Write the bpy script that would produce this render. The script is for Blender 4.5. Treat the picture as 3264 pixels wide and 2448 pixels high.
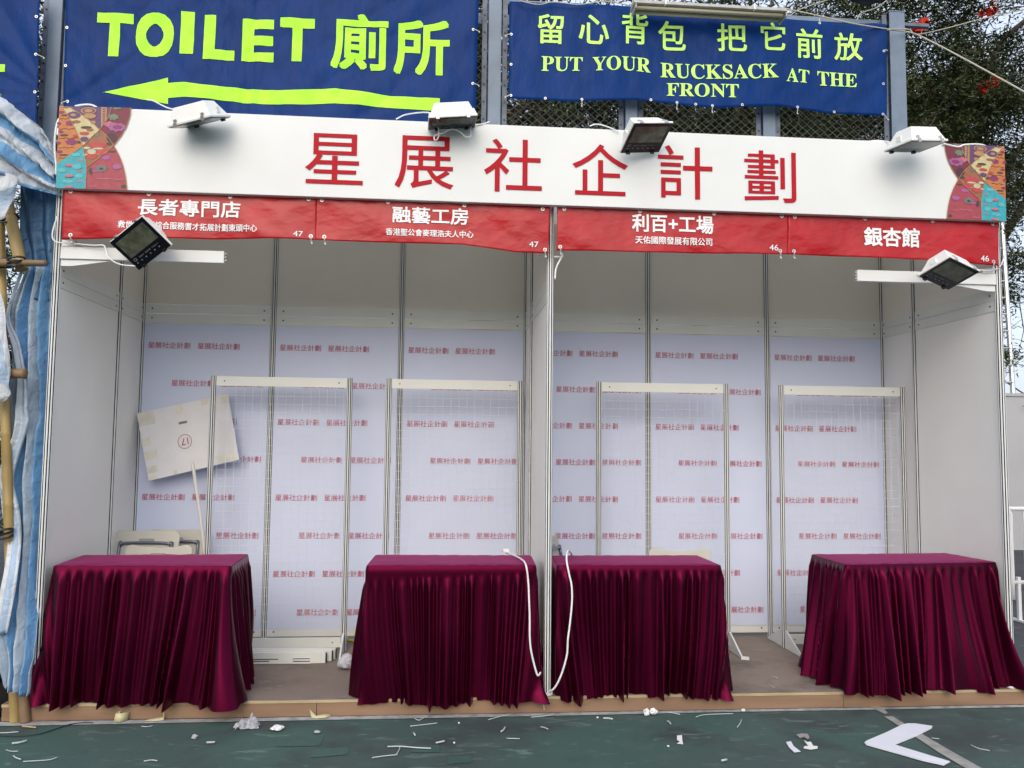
import bpy, bmesh, math, random
import numpy as np
from mathutils import Vector, Matrix, noise
R = math.radians
scn = bpy.context.scene
for o in list(bpy.data.objects): bpy.data.objects.remove(o)
random.seed(7)
# ------------------------------------------------------------ camera
CAM = np.array([2.3252, -5.1683, 1.5101])
FWD = np.array([0.08442981, 0.9936546, 0.07431115])
RGT = np.array([0.99629113, -0.08542551, 0.01031853])
UPV = np.array([-0.01660113, -0.07316434, 0.99718172])
FPX = 2648.93
cd = bpy.data.cameras.new('camera'); cam = bpy.data.objects.new('camera', cd)
scn.collection.objects.link(cam); scn.camera = cam
cd.sensor_width = 36; cd.sensor_fit = 'HORIZONTAL'; cd.lens = FPX / 3264 * 36
cd.clip_start = .05; cd.clip_end = 2000
cam.matrix_world = Matrix(((RGT[0], UPV[0], -FWD[0], CAM[0]), (RGT[1], UPV[1], -FWD[1], CAM[1]), (RGT[2], UPV[2], -FWD[2], CAM[2]), (0, 0, 0, 1)))
# ------------------------------------------------------------ sky, sun, exposure
SUN_EL, SUN_AZ = 31, 191          # degrees, azimuth clockwise from +Y: behind the camera, to its left
w = bpy.data.worlds.new('World'); scn.world = w; w.use_nodes = True
nt = w.node_tree; bg = nt.nodes['Background']
sky = nt.nodes.new('ShaderNodeTexSky'); sky.sky_type = 'NISHITA'; sky.sun_disc = False
sky.sun_elevation = R(SUN_EL); sky.sun_rotation = R(SUN_AZ)
sky.air_density = 1.0; sky.dust_density = 6.0; sky.ozone_density = 1.0
cl = nt.nodes.new('ShaderNodeMix'); cl.data_type = 'RGBA'; cl.inputs[0].default_value = .50      # thin bright overcast over the blue
cl.inputs[7].default_value = (8.2, 9.0, 10.4, 1); nt.links.new(sky.outputs[0], cl.inputs[6])
nt.links.new(cl.outputs[2], bg.inputs[0]); bg.inputs[1].default_value = .12
sl = bpy.data.lights.new('sun', 'SUN'); sl.energy = .6; sl.angle = R(75); sl.color = (1, .985, .96)
so = bpy.data.objects.new('sun', sl); scn.collection.objects.link(so)
sd = Vector((math.sin(R(SUN_AZ)) * math.cos(R(SUN_EL)), math.cos(R(SUN_AZ)) * math.cos(R(SUN_EL)), math.sin(R(SUN_EL))))
so.rotation_euler = sd.to_track_quat('Z', 'Y').to_euler()
scn.view_settings.view_transform = 'Standard'; scn.view_settings.look = 'None'
scn.view_settings.exposure = .52; scn.view_settings.gamma = 1
scn.cycles.max_bounces = 8; scn.cycles.transparent_max_bounces = 8
# ------------------------------------------------------------ helpers
def at(u, v, ax, val):
    """point of the place seen at photo position (u, v) on the plane axis = val"""
    d = FWD + RGT * (u - 1632) / FPX - UPV * (v - 1224) / FPX
    i = 'xyz'.index(ax)
    return CAM + d * (val - CAM[i]) / d[i]
def scale_at(p): return float((np.array(p) - CAM) @ FWD) / FPX   # metres per photo pixel
C = scn.collection
ORG = {}
def tag(o, label=None, cat=None, group=None, kind=None):
    if label: o['label'] = label
    if cat: o['category'] = cat
    if group: o['group'] = group
    if kind: o['kind'] = kind
    return o
def thing(name, loc, label, cat, group=None):
    o = bpy.data.objects.new(name, None); C.objects.link(o); o.location = loc; o.empty_display_size = .1
    ORG[o.name] = Vector(loc); return tag(o, label, cat, group)
class MB:
    def __init__(s): s.v = []; s.f = []; s.m = []; s.uv = {}; s.mi = 0
    def add(s, vs, fs):
        b = len(s.v); s.v += [tuple(map(float, p)) for p in vs]
        for f in fs: s.f.append(tuple(b + i for i in f)); s.m.append(s.mi)
        return b
    def box(s, a, b):
        x0, y0, z0 = [min(p, q) for p, q in zip(a, b)]; x1, y1, z1 = [max(p, q) for p, q in zip(a, b)]
        s.add([(x0, y0, z0), (x1, y0, z0), (x1, y1, z0), (x0, y1, z0), (x0, y0, z1), (x1, y0, z1), (x1, y1, z1), (x0, y1, z1)],
              [(0, 3, 2, 1), (4, 5, 6, 7), (0, 1, 5, 4), (1, 2, 6, 5), (2, 3, 7, 6), (3, 0, 4, 7)]); return s
    def obox(s, c, ax, ay, az):
        c, ax, ay, az = map(np.array, (c, ax, ay, az))
        vs = [c + i * ax + j * ay + k * az for k in (-1, 1) for i, j in ((-1, -1), (1, -1), (1, 1), (-1, 1))]
        s.add(vs, [(0, 3, 2, 1), (4, 5, 6, 7), (0, 1, 5, 4), (1, 2, 6, 5), (2, 3, 7, 6), (3, 0, 4, 7)]); return s
    def tube(s, pts, r, n=8, caps=True, squash=None):
        pts = [Vector(p) for p in pts]; rs = r if isinstance(r, (list, tuple)) else [r] * len(pts)
        rings = []; prev = None
        for i, p in enumerate(pts):
            t = (pts[min(i + 1, len(pts) - 1)] - pts[max(i - 1, 0)]).normalized()
            if prev is None:
                a = Vector((0, 0, 1)) if abs(t.z) < .9 else Vector((1, 0, 0)); nrm = t.cross(a).normalized()
            else: nrm = (prev - t * prev.dot(t)).normalized()
            prev = nrm; bn = t.cross(nrm)
            rings.append([p + (nrm * math.cos(2 * math.pi * k / n) + bn * math.sin(2 * math.pi * k / n)) * rs[i] for k in range(n)])
        vs = [q for g in rings for q in g]; fs = []
        for i in range(len(rings) - 1):
            for k in range(n):
                fs.append((i * n + k, i * n + (k + 1) % n, (i + 1) * n + (k + 1) % n, (i + 1) * n + k))
        if caps: fs.append(tuple(range(n))[::-1]); fs.append(tuple((len(rings) - 1) * n + k for k in range(n)))
        s.add(vs, fs); return s
    def prism(s, poly, d):
        """polygon of 3-D points thickened by vector d"""
        n = len(poly); d = np.array(d); P = [np.array(p) for p in poly]
        s.add(P + [p + d for p in P], [tuple(range(n)), tuple(range(n, 2 * n))[::-1]] + [(i, n + i, n + (i + 1) % n, (i + 1) % n) for i in range(n)]); return s
    def grid(s, fn, nu, nv, uv=True):
        b = len(s.v)
        vs = [fn(i / nu, j / nv) for j in range(nv + 1) for i in range(nu + 1)]
        fs = [(j * (nu + 1) + i, j * (nu + 1) + i + 1, (j + 1) * (nu + 1) + i + 1, (j + 1) * (nu + 1) + i) for j in range(nv) for i in range(nu)]
        s.add(vs, fs)
        if uv:
            for j in range(nv + 1):
                for i in range(nu + 1): s.uv[b + j * (nu + 1) + i] = (i / nu, j / nv)
        return s
    def disc(s, c, ax, ay, n=16, r0=0):
        c, ax, ay = map(np.array, (c, ax, ay)); ang = [2 * math.pi * k / n for k in range(n)]
        o = [c + ax * math.cos(a) + ay * math.sin(a) for a in ang]
        if not r0: s.add(o, [tuple(range(n))])
        else: s.add(o + [c + (ax * math.cos(a) + ay * math.sin(a)) * r0 for a in ang], [(k, (k + 1) % n, n + (k + 1) % n, n + k) for k in range(n)])
        return s
    def build(s, name, mats, parent=None, smooth=False, bevel=0, solid=0):
        org = ORG.get(parent.name, Vector((0, 0, 0))) if parent else Vector((0, 0, 0))
        me = bpy.data.meshes.new(name)
        me.from_pydata([(a - org.x, b - org.y, c - org.z) for a, b, c in s.v], [], s.f)
        if not isinstance(mats, (list, tuple)): mats = [mats]
        for m in mats: me.materials.append(m)
        if len(mats) > 1: me.polygons.foreach_set('material_index', s.m)
        if s.uv:
            ul = me.uv_layers.new(name='UVMap')
            for lp in me.loops: ul.data[lp.index].uv = s.uv.get(lp.vertex_index, (0, 0))
        if smooth: me.polygons.foreach_set('use_smooth', [True] * len(me.polygons))
        me.update()
        o = bpy.data.objects.new(name, me); C.objects.link(o)
        if parent: o.parent = parent
        ORG[o.name] = org
        if bevel:
            b = o.modifiers.new('b', 'BEVEL'); b.width = bevel; b.segments = 2; b.limit_method = 'ANGLE'; b.angle_limit = R(40)
        if solid:
            b = o.modifiers.new('s', 'SOLIDIFY'); b.thickness = solid; b.offset = 0
        return o
def copy_tree(o, parent=None):
    c = o.copy(); C.objects.link(c); c.parent = parent
    ORG[c.name] = ORG[o.name].copy()
    for ch in list(o.children): copy_tree(ch, c)
    return c
# ---- materials
MATS = {}
def mat(name, col, rough=.6, metal=0, var=0, vscale=6, bump=0, bscale=60, sheen=None, spec=.5, coat=0, stretch=None, trans=0, alpha=1, rvar=0, bdist=.01):
    if name in MATS: return MATS[name]
    m = bpy.data.materials.new(name); m.use_nodes = True; n = m.node_tree; p = n.nodes['Principled BSDF']; L = n.links
    p.inputs['Base Color'].default_value = (*col, 1); p.inputs['Roughness'].default_value = rough; p.inputs['Metallic'].default_value = metal
    p.inputs['Specular IOR Level'].default_value = spec; p.inputs['Coat Weight'].default_value = coat
    p.inputs['Transmission Weight'].default_value = trans; p.inputs['Alpha'].default_value = alpha
    if sheen: p.inputs['Sheen Weight'].default_value = sheen[0]; p.inputs['Sheen Tint'].default_value = (*sheen[1], 1); p.inputs['Sheen Roughness'].default_value = sheen[2]
    tc = n.nodes.new('ShaderNodeTexCoord'); mp = n.nodes.new('ShaderNodeMapping'); L.new(tc.outputs['Object'], mp.inputs[0])
    if stretch: mp.inputs['Scale'].default_value = stretch
    if var:
        t = n.nodes.new('ShaderNodeTexNoise'); t.inputs['Scale'].default_value = vscale; t.inputs['Detail'].default_value = 6; L.new(mp.outputs[0], t.inputs[0])
        mx = n.nodes.new('ShaderNodeMix'); mx.data_type = 'RGBA'
        mx.inputs[6].default_value = (*[c * (1 - var) for c in col], 1); mx.inputs[7].default_value = (*[min(1, c * (1 + var)) for c in col], 1)
        cr = n.nodes.new('ShaderNodeMapRange'); cr.inputs[1].default_value = .3; cr.inputs[2].default_value = .7
        L.new(t.outputs[0], cr.inputs[0]); L.new(cr.outputs[0], mx.inputs[0]); L.new(mx.outputs[2], p.inputs['Base Color'])
        if rvar:
            mr = n.nodes.new('ShaderNodeMapRange'); mr.inputs[1].default_value = .3; mr.inputs[2].default_value = .7; mr.inputs[3].default_value = rough - rvar; mr.inputs[4].default_value = rough + rvar
            L.new(t.outputs[0], mr.inputs[0]); L.new(mr.outputs[0], p.inputs['Roughness'])
    if bump:
        t2 = n.nodes.new('ShaderNodeTexNoise'); t2.inputs['Scale'].default_value = bscale; t2.inputs['Detail'].default_value = 4; L.new(mp.outputs[0], t2.inputs[0])
        b = n.nodes.new('ShaderNodeBump'); b.inputs['Strength'].default_value = bump; b.inputs['Distance'].default_value = bdist
        L.new(t2.outputs[0], b.inputs['Height']); L.new(b.outputs[0], p.inputs['Normal'])
    MATS[name] = m; return m
WHITE = mat('white panel', (.725, .75, .75), .55, var=.03, vscale=3, bump=.03, bscale=300)
PANEL = mat('wall panel', (.885, .875, .84), .6, var=.045, vscale=1.3, bump=.04, bscale=400)
UPPER = mat('upper panel', (.80, .77, .69), .6, var=.045, vscale=1.3, bump=.04, bscale=400)  # warmer, darker copy of the wall panel: dim bounced light put into the colour
ALU = mat('white aluminium', (.78, .80, .80), .35, var=.05, vscale=8)
RAIL = mat('cream rail', (.78, .80, .76), .4, var=.03, vscale=5)
GROOVE = mat('dark groove', (.02, .022, .025), .7)  # dark colour stands in for the shade inside the post grooves
PAPER = mat('printed paper', (.67, .735, .93), .5, var=.02, vscale=3, bump=.12, bscale=3.5)
RED = mat('red ink', (.42, .006, .018), .6, spec=.2)
REDT = mat('small red print', (.54, .09, .14), .6)
SCREW = mat('dark screw', (.05, .05, .05), .5, metal=.5)
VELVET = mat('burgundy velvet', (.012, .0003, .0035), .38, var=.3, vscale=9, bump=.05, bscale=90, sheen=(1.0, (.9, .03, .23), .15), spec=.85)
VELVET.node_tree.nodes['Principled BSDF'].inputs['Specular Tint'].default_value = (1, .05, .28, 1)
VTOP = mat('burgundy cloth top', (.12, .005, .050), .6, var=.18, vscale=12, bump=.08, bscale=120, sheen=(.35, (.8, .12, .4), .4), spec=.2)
VTOP.node_tree.nodes['Principled BSDF'].inputs['Specular Tint'].default_value = (1, .2, .5, 1)
REDV = mat('red vinyl', (.40, .006, .012), .32, var=.12, vscale=4, spec=.36, bump=.4, bdist=.06, bscale=2.6, stretch=(1, 1, 1.6))
BLUEV = mat('blue vinyl', (.002, .030, .150), .36, var=.15, vscale=3, bump=.5, bdist=.05, bscale=5, stretch=(1, 1, .5), spec=.09)
NEON = mat('neon yellow paint', (.41, .92, .025), .6, var=.14, vscale=9, bump=.05)
NEONP = mat('pale neon paint', (.54, .92, .16), .6, var=.12, vscale=8)
WPRINT = mat('white print', (.85, .85, .87), .5)
STEEL = mat('painted fence steel', (.155, .21, .29), .45, var=.12, vscale=7, bump=.05, bscale=30)
STEELD = mat('weathered angle iron', (.13, .16, .21), .6, var=.3, vscale=14)
WIRE = mat('fence wire', (.22, .22, .20), .5, metal=.4, var=.2)
PLY = mat('plywood face', (.27, .165, .10), .65, var=.2, vscale=5, stretch=(.35, 1, 3), bump=.03)
PLYE = mat('plywood edge', (.42, .34, .20), .7, var=.2, vscale=10, stretch=(.5, 1, 2))
BODY = mat('lamp housing enamel', (.78, .79, .76), .4, var=.03)
GLASSD = mat('lamp black border', (.006, .007, .013), .22, spec=.25)
GLASSW = mat('lamp window', (.10, .108, .075), .1, var=.45, vscale=22, spec=.35)
BLACK = mat('black plastic', (.012, .012, .013), .4)
CLIPM = mat('steel clip', (.5, .5, .49), .35, metal=.7)
CABLE = mat('white cable', (.80, .80, .80), .45)
CREAMC = mat('cream cable', (.45, .43, .34), .5)
ZIP = mat('zip tie nylon', (.50, .53, .54), .45)
CHAIR = mat('beige chair plastic', (.52, .51, .45), .5, var=.04, bump=.03, bscale=200)
CHAIRG = mat('chair handle recess', (.28, .27, .25), .5)
TUBE = mat('grey steel tube', (.16, .19, .24), .3, metal=.7)
# ---- text
GC = {}
def glyph(text, offset=0.0):
    k = (text, offset)
    if k in GC: return GC[k]
    c = bpy.data.curves.new('t', 'FONT'); c.body = text; c.size = 1; c.offset = offset; c.resolution_u = 4
    o = bpy.data.objects.new('t', c); C.objects.link(o)
    dg = bpy.context.evaluated_depsgraph_get(); e = o.evaluated_get(dg); m = e.to_mesh()
    vs = np.array([v.co[:2] for v in m.vertices]); fs = [tuple(p.vertices) for p in m.polygons]
    e.to_mesh_clear(); bpy.data.objects.remove(o); bpy.data.curves.remove(c)
    GC[k] = (vs, fs); return GC[k]
def text_quad(mb, text, fn, bold=0.0, maxlen=0, pad=None):
    """text stretched into the unit square, each vertex sent through fn(s, t) -> 3-D point"""
    vs, fs = glyph(text); lo, hi = vs.min(0), vs.max(0)
    if pad: lo, hi = np.array([lo[0], pad[0]]), np.array([hi[0], pad[1]])
    uv = (vs - lo) / (hi - lo)
    if maxlen:
        bm = bmesh.new(); bv = [bm.verts.new((a, b, 0)) for a, b in uv]
        for f in fs:
            try: bm.faces.new([bv[i] for i in f])
            except ValueError: pass
        for _ in range(4):
            es = [e for e in bm.edges if e.calc_length() > maxlen]
            if not es: break
            bmesh.ops.subdivide_edges(bm, edges=es, cuts=1); bmesh.ops.triangulate(bm, faces=bm.faces[:])
        bm.verts.index_update(); uv = [(v.co.x, v.co.y) for v in bm.verts]; fs = [tuple(v.index for v in f.verts) for f in bm.faces]; bm.free()
    o_ = np.array(fn(0, 0)); ww = np.linalg.norm(np.array(fn(1, 0)) - o_); hh = np.linalg.norm(np.array(fn(0, 1)) - o_); bx, by = bold * hh / ww, bold
    for k, (dx, dy) in enumerate([(0, 0)] + ([(1, 0), (-1, 0), (0, 1), (0, -1), (1, 1), (-1, 1), (1, -1), (-1, -1)] if bold else [])):
        P = [np.array(fn(bx + a * (1 - 2 * bx) + dx * bx, by + b * (1 - 2 * by) + dy * by)) - np.array([0, k * .00015, 0]) for a, b in uv]
        mb.add(P, fs)
def lerp(a, b, t): return np.array(a) * (1 - t) + np.array(b) * t
def poly_at(pts, t):
    """point on a polyline by fraction of its index range"""
    x = t * (len(pts) - 1); i = min(int(x), len(pts) - 2); return lerp(pts[i], pts[i + 1], x - i)
def smooth(pts, k=4):
    P = [np.array(p, float) for p in pts]; P = [2 * P[0] - P[1]] + P + [2 * P[-1] - P[-2]]; out = []
    for i in range(1, len(P) - 2):
        for j in range(k):
            t = j / k; a, b, c, d = P[i - 1:i + 3]
            out.append(.5 * (2 * b + (c - a) * t + (2 * a - 5 * b + 4 * c - d) * t * t + (3 * b - a - 3 * c + d) * t ** 3))
    out.append(P[-2]); return out
GZ = -.10
D = 1.463
# ============================================================ SETTING: ground
def ground_mat(name, ca, cb, cc):
    m = bpy.data.materials.new(name); m.use_nodes = True; n = m.node_tree; p = n.nodes['Principled BSDF']; L = n.links
    tc = n.nodes.new('ShaderNodeTexCoord')
    def nz(s, d=6):
        t = n.nodes.new('ShaderNodeTexNoise'); t.inputs['Scale'].default_value = s; t.inputs['Detail'].default_value = d; L.new(tc.outputs['Object'], t.inputs[0]); return t
    def mix(fac, a, b, lo, hi):
        mr = n.nodes.new('ShaderNodeMapRange'); mr.inputs[1].default_value = lo; mr.inputs[2].default_value = hi; L.new(fac, mr.inputs[0])
        x = n.nodes.new('ShaderNodeMix'); x.data_type = 'RGBA'; L.new(mr.outputs[0], x.inputs[0])
        for i, q in ((6, a), (7, b)):
            if isinstance(q, tuple): x.inputs[i].default_value = (*q, 1)
            else: L.new(q, x.inputs[i])
        return x.outputs[2]
    c = mix(nz(.9).outputs[0], ca, cb, .35, .65)
    c = mix(nz(7).outputs[0], c, cc, .55, .80)
    c = mix(nz(2.3).outputs[0], c, tuple(k * .72 for k in ca), .52, .66)
    st = n.nodes.new('ShaderNodeTexNoise'); st.inputs['Scale'].default_value = 16; st.inputs['Detail'].default_value = 8; st.inputs['Distortion'].default_value = 1.2
    sm = n.nodes.new('ShaderNodeMapping'); sm.inputs['Scale'].default_value = (.35, 1, 1); sm.inputs['Rotation'].default_value = (0, 0, .35); L.new(tc.outputs['Object'], sm.inputs[0]); L.new(sm.outputs[0], st.inputs[0])
    c = mix(st.outputs[0], c, tuple(k * 1.7 + .012 for k in cc), .60, .74)
    c = mix(nz(160, 3).outputs[0], c, tuple(k * .45 for k in ca), .50, .72)
    L.new(c, p.inputs['Base Color']); p.inputs['Roughness'].default_value = .75
    b = n.nodes.new('ShaderNodeBump'); b.inputs['Strength'].default_value = .35; b.inputs['Distance'].default_value = .004
    L.new(nz(220, 4).outputs[0], b.inputs['Height']); L.new(b.outputs[0], p.inputs['Normal']); return m
ASPH = ground_mat('asphalt', (.045, .047, .055), (.06, .062, .07), (.085, .085, .09))
COURT = ground_mat('green court paint', (.054, .078, .076), (.046, .106, .090), (.072, .108, .100))
g = MB(); g.add([(-300, -300, GZ - .004), (300, -300, GZ - .004), (300, 500, GZ - .004), (-300, 500, GZ - .004)], [(0, 1, 2, 3)])
tag(g.build('ground', ASPH), kind='structure')
g = MB(); g.add([(-14, -30, GZ), (20, -30, GZ), (20, -.045, GZ), (-14, -.045, GZ)], [(0, 1, 2, 3)])
tag(g.build('court_ground', COURT), kind='structure')
LINE = mat('worn line paint', (.33, .34, .35), .8, var=.35, vscale=18, bump=.1)
g = MB()
lp = [(-1.5, -.055), (.3, -.05), (1.2, -.052), (2.2, -.048), (3.1, -.05), (4.0, -.05), (7.5, -.05)]
lq = [(-1.5, -.125), (.3, -.118), (1.2, -.112), (2.2, -.108), (3.1, -.105), (4.0, -.092), (7.5, -.10)]
n = len(lp); g.add([(a, b, GZ + .004) for a, b in lp] + [(a, b, GZ + .004) for a, b in lq], [(i, n + i, n + i + 1, i + 1) for i in range(n - 1)])
tag(g.build('painted_line', LINE), kind='structure')
TAPE = mat('grey court tape', (.30, .29, .27), .75, var=.2, vscale=20)
g = MB()
for q in ([(2775, 2253), (2806, 2251), (2830, 2272), (2820, 2276)], [(2817, 2283), (2845, 2283), (2893, 2312), (2872, 2318)],
          [(2872, 2318), (2893, 2312), (3020, 2387), (3140, 2454), (3088, 2454), (2995, 2400)]):
    P = [at(u, v, 'z', GZ + .0045) for u, v in q]; g.add(P, [tuple(range(len(P)))[::-1]])
tag(g.build('court_line', TAPE), kind='structure')
PATCH = mat('fresh green patch', (.044, .094, .081), .7, var=.12, vscale=8)
g = MB()
for q in ([(892, 2350), (1033, 2342), (1020, 2377), (880, 2380)], [(1000, 2385), (1110, 2383), (1108, 2405), (990, 2415)], [(1428, 2412), (1500, 2410), (1503, 2430), (1425, 2436)], [(1318, 2376), (1400, 2374), (1402, 2398), (1310, 2398)]):
    P = [at(u, v, 'z', GZ + .003) for u, v in q]; g.add(P, [tuple(range(4))[::-1]])
tag(g.build('court_paint_patch', PATCH), kind='structure')
# ============================================================ BOOTH
booth = thing('market_booth', (3, .7, 0), 'white double exhibition booth with panel walls and a long white header board', 'booth')
def post(name, x, y, z0, z1, parent, r=.021):
    prof = []; mi = []
    for k in range(8):
        a = 2 * math.pi * (k + .5) / 8; nx, ny = math.cos(a), math.sin(a); tx, ty = -ny, nx; h = r * math.tan(math.pi / 8); g_ = .0036; dp = .009
        for s_, d_ in ((-h, 0), (-g_, 0), (-g_, dp), (g_, dp), (g_, 0)): prof.append((x + nx * (r - d_) + tx * s_, y + ny * (r - d_) + ty * s_))
    n = len(prof); m = MB(); b = [(p[0], p[1], z0) for p in prof] + [(p[0], p[1], z1) for p in prof]
    m.v = b
    for i in range(n):
        m.f.append((i, (i + 1) % n, n + (i + 1) % n, n + i)); m.m.append(1 if i % 5 in (1, 2, 3) else 0)
    m.f.append(tuple(range(n, 2 * n))); m.m.append(0)
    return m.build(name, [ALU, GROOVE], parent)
ZR0, ZR1, ZR2 = 2.441, 2.513, 2.585
ZTOP = 3.32
for x in (0, 3, 6):
    for y in (0, .985, D): post('post', x, y, 0.0, ZTOP if y or x != 3 else ZTOP - .01, booth)
for x in (1, 2, 4, 5): post('post', x, D, 0.0, ZTOP, booth)
for x in (0, 3, 6): MB().tube([(x, 0, 0.0), (x, 0, .012)], .035, 14).build('post_foot', ALU, booth)
segs = [((i + .021, D), (i + .979, D)) for i in range(6)]
for x in (0, 3, 6): segs += [((x, .021), (x, .964)), ((x, 1.006), (x, D - .021))]
def wallbox(a, b, z0, z1, th):
    (x0, y0), (x1, y1) = a, b
    return ((x0, y0 - th, z0), (x1, y0 + th, z1)) if abs(x1 - x0) > abs(y1 - y0) else ((x0 - th, y0, z0), (x0 + th, y1, z1))
for i, (a, b) in enumerate(segs):
    MB().box(*wallbox(a, b, .107, ZR0 - .002, .003)).build('wall_panel', PANEL, booth)
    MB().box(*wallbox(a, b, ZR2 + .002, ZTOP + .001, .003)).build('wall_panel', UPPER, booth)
    for z0, z1 in ((.035, .105), (ZR0, ZR1 - .0015), (ZR1 + .0015, ZR2)):
        rl = MB().box(*wallbox(a, b, z0, z1, .008)); rl.mi = 1; z = (z0 + z1) / 2
        for t in (.055, .945):
            px, py = lerp(a, b, t)
            for s_ in ((-1,) if i < 6 else (-1, 1)):
                if i < 6: rl.tube([(px, py - .0105, z), (px, py - .004, z)], .0065, 8)
                else: rl.tube([(px + s_ * .0105, py, z), (px + s_ * .002, py, z)], .0065, 8)
        rl.build('rail', [RAIL, SCREW], booth)
# printed backing sheets on the back wall
NAME = '星展社企計劃'
for i in range(6):
    a, b = segs[i]
    def f(s, t, x0=a[0] + .002, x1=b[0] - .002):
        x = x0 + (x1 - x0) * s; z = .09 + (2.432 - .09) * t
        e = min(s, 1 - s) * 8; e = min(1, e) * min(1, t * 12) * min(1, (1 - t) * 12)
        return (x, D - .0125 - .004 * e * (.5 + noise.noise(Vector((x * 2.3, z * 3.1, 1.7 + i)))), z)
    sh = MB().grid(f, 14, 36, uv=False).build('printed_sheet', PAPER, booth, smooth=True)
    h = .049
    for r_ in range(8):
        z = 2.262 - .292 * r_ - h / 2
        for x0 in ((a[0] + .035, a[0] + .408) if r_ % 2 == 0 else (a[0] + .222, a[0] + .598)):
            if x0 + .32 > b[0] + .005: x0 = b[0] - .33
            tm = MB(); text_quad(tm, NAME, lambda s, t, x0=x0, z=z: (x0 + .318 * s, D - .0188, z + h * t)); tm.build('lettering', REDT, sh)
# roof sheet over both bays, out of sight above the header; translucency added to brighten the walls below
ROOF = bpy.data.materials.new('translucent roof sheet'); ROOF.use_nodes = True; n_ = ROOF.node_tree; tl_ = n_.nodes.new('ShaderNodeBsdfTranslucent'); mx_ = n_.nodes.new('ShaderNodeMixShader')
n_.nodes['Principled BSDF'].inputs['Base Color'].default_value = (.85, .84, .80, 1); tl_.inputs[0].default_value = (.9, .86, .78, 1); mx_.inputs[0].default_value = .22
n_.links.new(n_.nodes['Principled BSDF'].outputs[0], mx_.inputs[1]); n_.links.new(tl_.outputs[0], mx_.inputs[2]); n_.links.new(mx_.outputs[0], n_.nodes['Material Output'].inputs[0])
q = MB(); q.add([(-.03, -.06, ZTOP + .004), (6.03, -.06, ZTOP + .004), (6.03, D + .04, ZTOP + .004), (-.03, D + .04, ZTOP + .004)], [(0, 1, 2, 3)]); q.build('roof_panel', ROOF, booth)
# header board
YH = -.118
fas = MB().box((.021, YH, 3.012), (5.991, YH + .05, 3.512)).build('header_board', WHITE, booth, bevel=.003)
MB().box((-.015, YH + .052, ZTOP + .034), (6.02, -.01, ZTOP + .074)).build('header_rail', ALU, booth)
V = 3264 / 2212
for ch, (u0, v0, u1, v1) in zip(NAME, ((660, 285, 785, 402), (853, 290, 981, 411), (1045, 297, 1172, 419), (1235, 308, 1358, 426), (1419, 311, 1541, 434), (1605, 322, 1722, 441))):
    c = at((u0 + u1) / 2 * V, (v0 + v1) / 2 * V, 'y', YH); k = scale_at(c) * V; w_, h_ = (u1 - u0) * k * .985, (v1 - v0 - .045 * (u1 - u0)) * k
    tm = MB(); text_quad(tm, ch, lambda s, t: (c[0] + (s - .5) * w_, YH - .003, c[2] + (t - .5) * h_), .004)
    tm.build('red_character', RED, fas)
# patchwork corner prints
PC = {'orange': (.60, .20, .05), 'cream': (.66, .57, .30), 'purple': (.13, .05, .16), 'maroon': (.20, .015, .04), 'brown': (.36, .13, .06), 'rose': (.42, .055, .085),
      'teal': (.03, .42, .50), 'gold': (.50, .27, .10), 'plum': (.26, .02, .13), 'leaf': (.05, .045, .03), 'red': (.55, .06, .06), 'green': (.15, .24, .16), 'pale': (.62, .58, .40), 'lilac': (.42, .12, .34), 'pink': (.60, .16, .24), 'grey': (.16, .19, .18), 'dark': (.07, .012, .03), 'aqua': (.10, .52, .58)}
PN = list(PC); PM = [mat('print ' + k, tuple(x * .78 for x in v), .5, var=.14, vscale=40) for k, v in PC.items()]
def zp(x, y): return at(160 + x * .19293, 320 + y * .19288, 'y', YH)
polys = [('orange', [(155, 85), (190, 95), (300, 260), (400, 430), (480, 600), (540, 760), (400, 860), (110, 1045)]),
 ('cream', [(190, 95), (340, 125), (560, 265), (720, 390), (825, 490), (690, 610), (540, 760), (480, 600), (400, 430), (300, 260)]),
 ('purple', [(190, 95), (1025, 115), (960, 290), (835, 470), (825, 490), (720, 390), (560, 265), (340, 125)]),
 ('maroon', [(1025, 115), (1340, 125), (1325, 260), (1270, 430), (1180, 590), (1055, 750), (950, 600), (825, 490), (960, 290)]),
 ('brown', [(825, 490), (950, 600), (1055, 750), (880, 900), (605, 1110), (585, 960), (540, 760), (690, 610)]),
 ('rose', [(1055, 750), (1130, 880), (1200, 1050), (1245, 1230), (1270, 1390), (1275, 1482), (590, 1462), (600, 1290), (605, 1110), (880, 900)]),
 ('teal', [(95, 1448), (590, 1462), (600, 1290), (605, 1110), (585, 960), (540, 760), (400, 860), (110, 1045)])]
seams = [[(190, 95), (300, 260), (400, 430), (480, 600), (540, 760), (585, 960), (605, 1110), (600, 1290), (590, 1462)], [(340, 125), (560, 265), (720, 390), (825, 490), (950, 600), (1055, 750), (1130, 880), (1200, 1050), (1245, 1230), (1275, 1482)],
 [(1025, 115), (960, 290), (825, 490), (690, 610), (540, 760), (400, 860)], [(1340, 125), (1325, 260), (1270, 430), (1180, 590), (1055, 750), (880, 900), (605, 1110)]]
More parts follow.
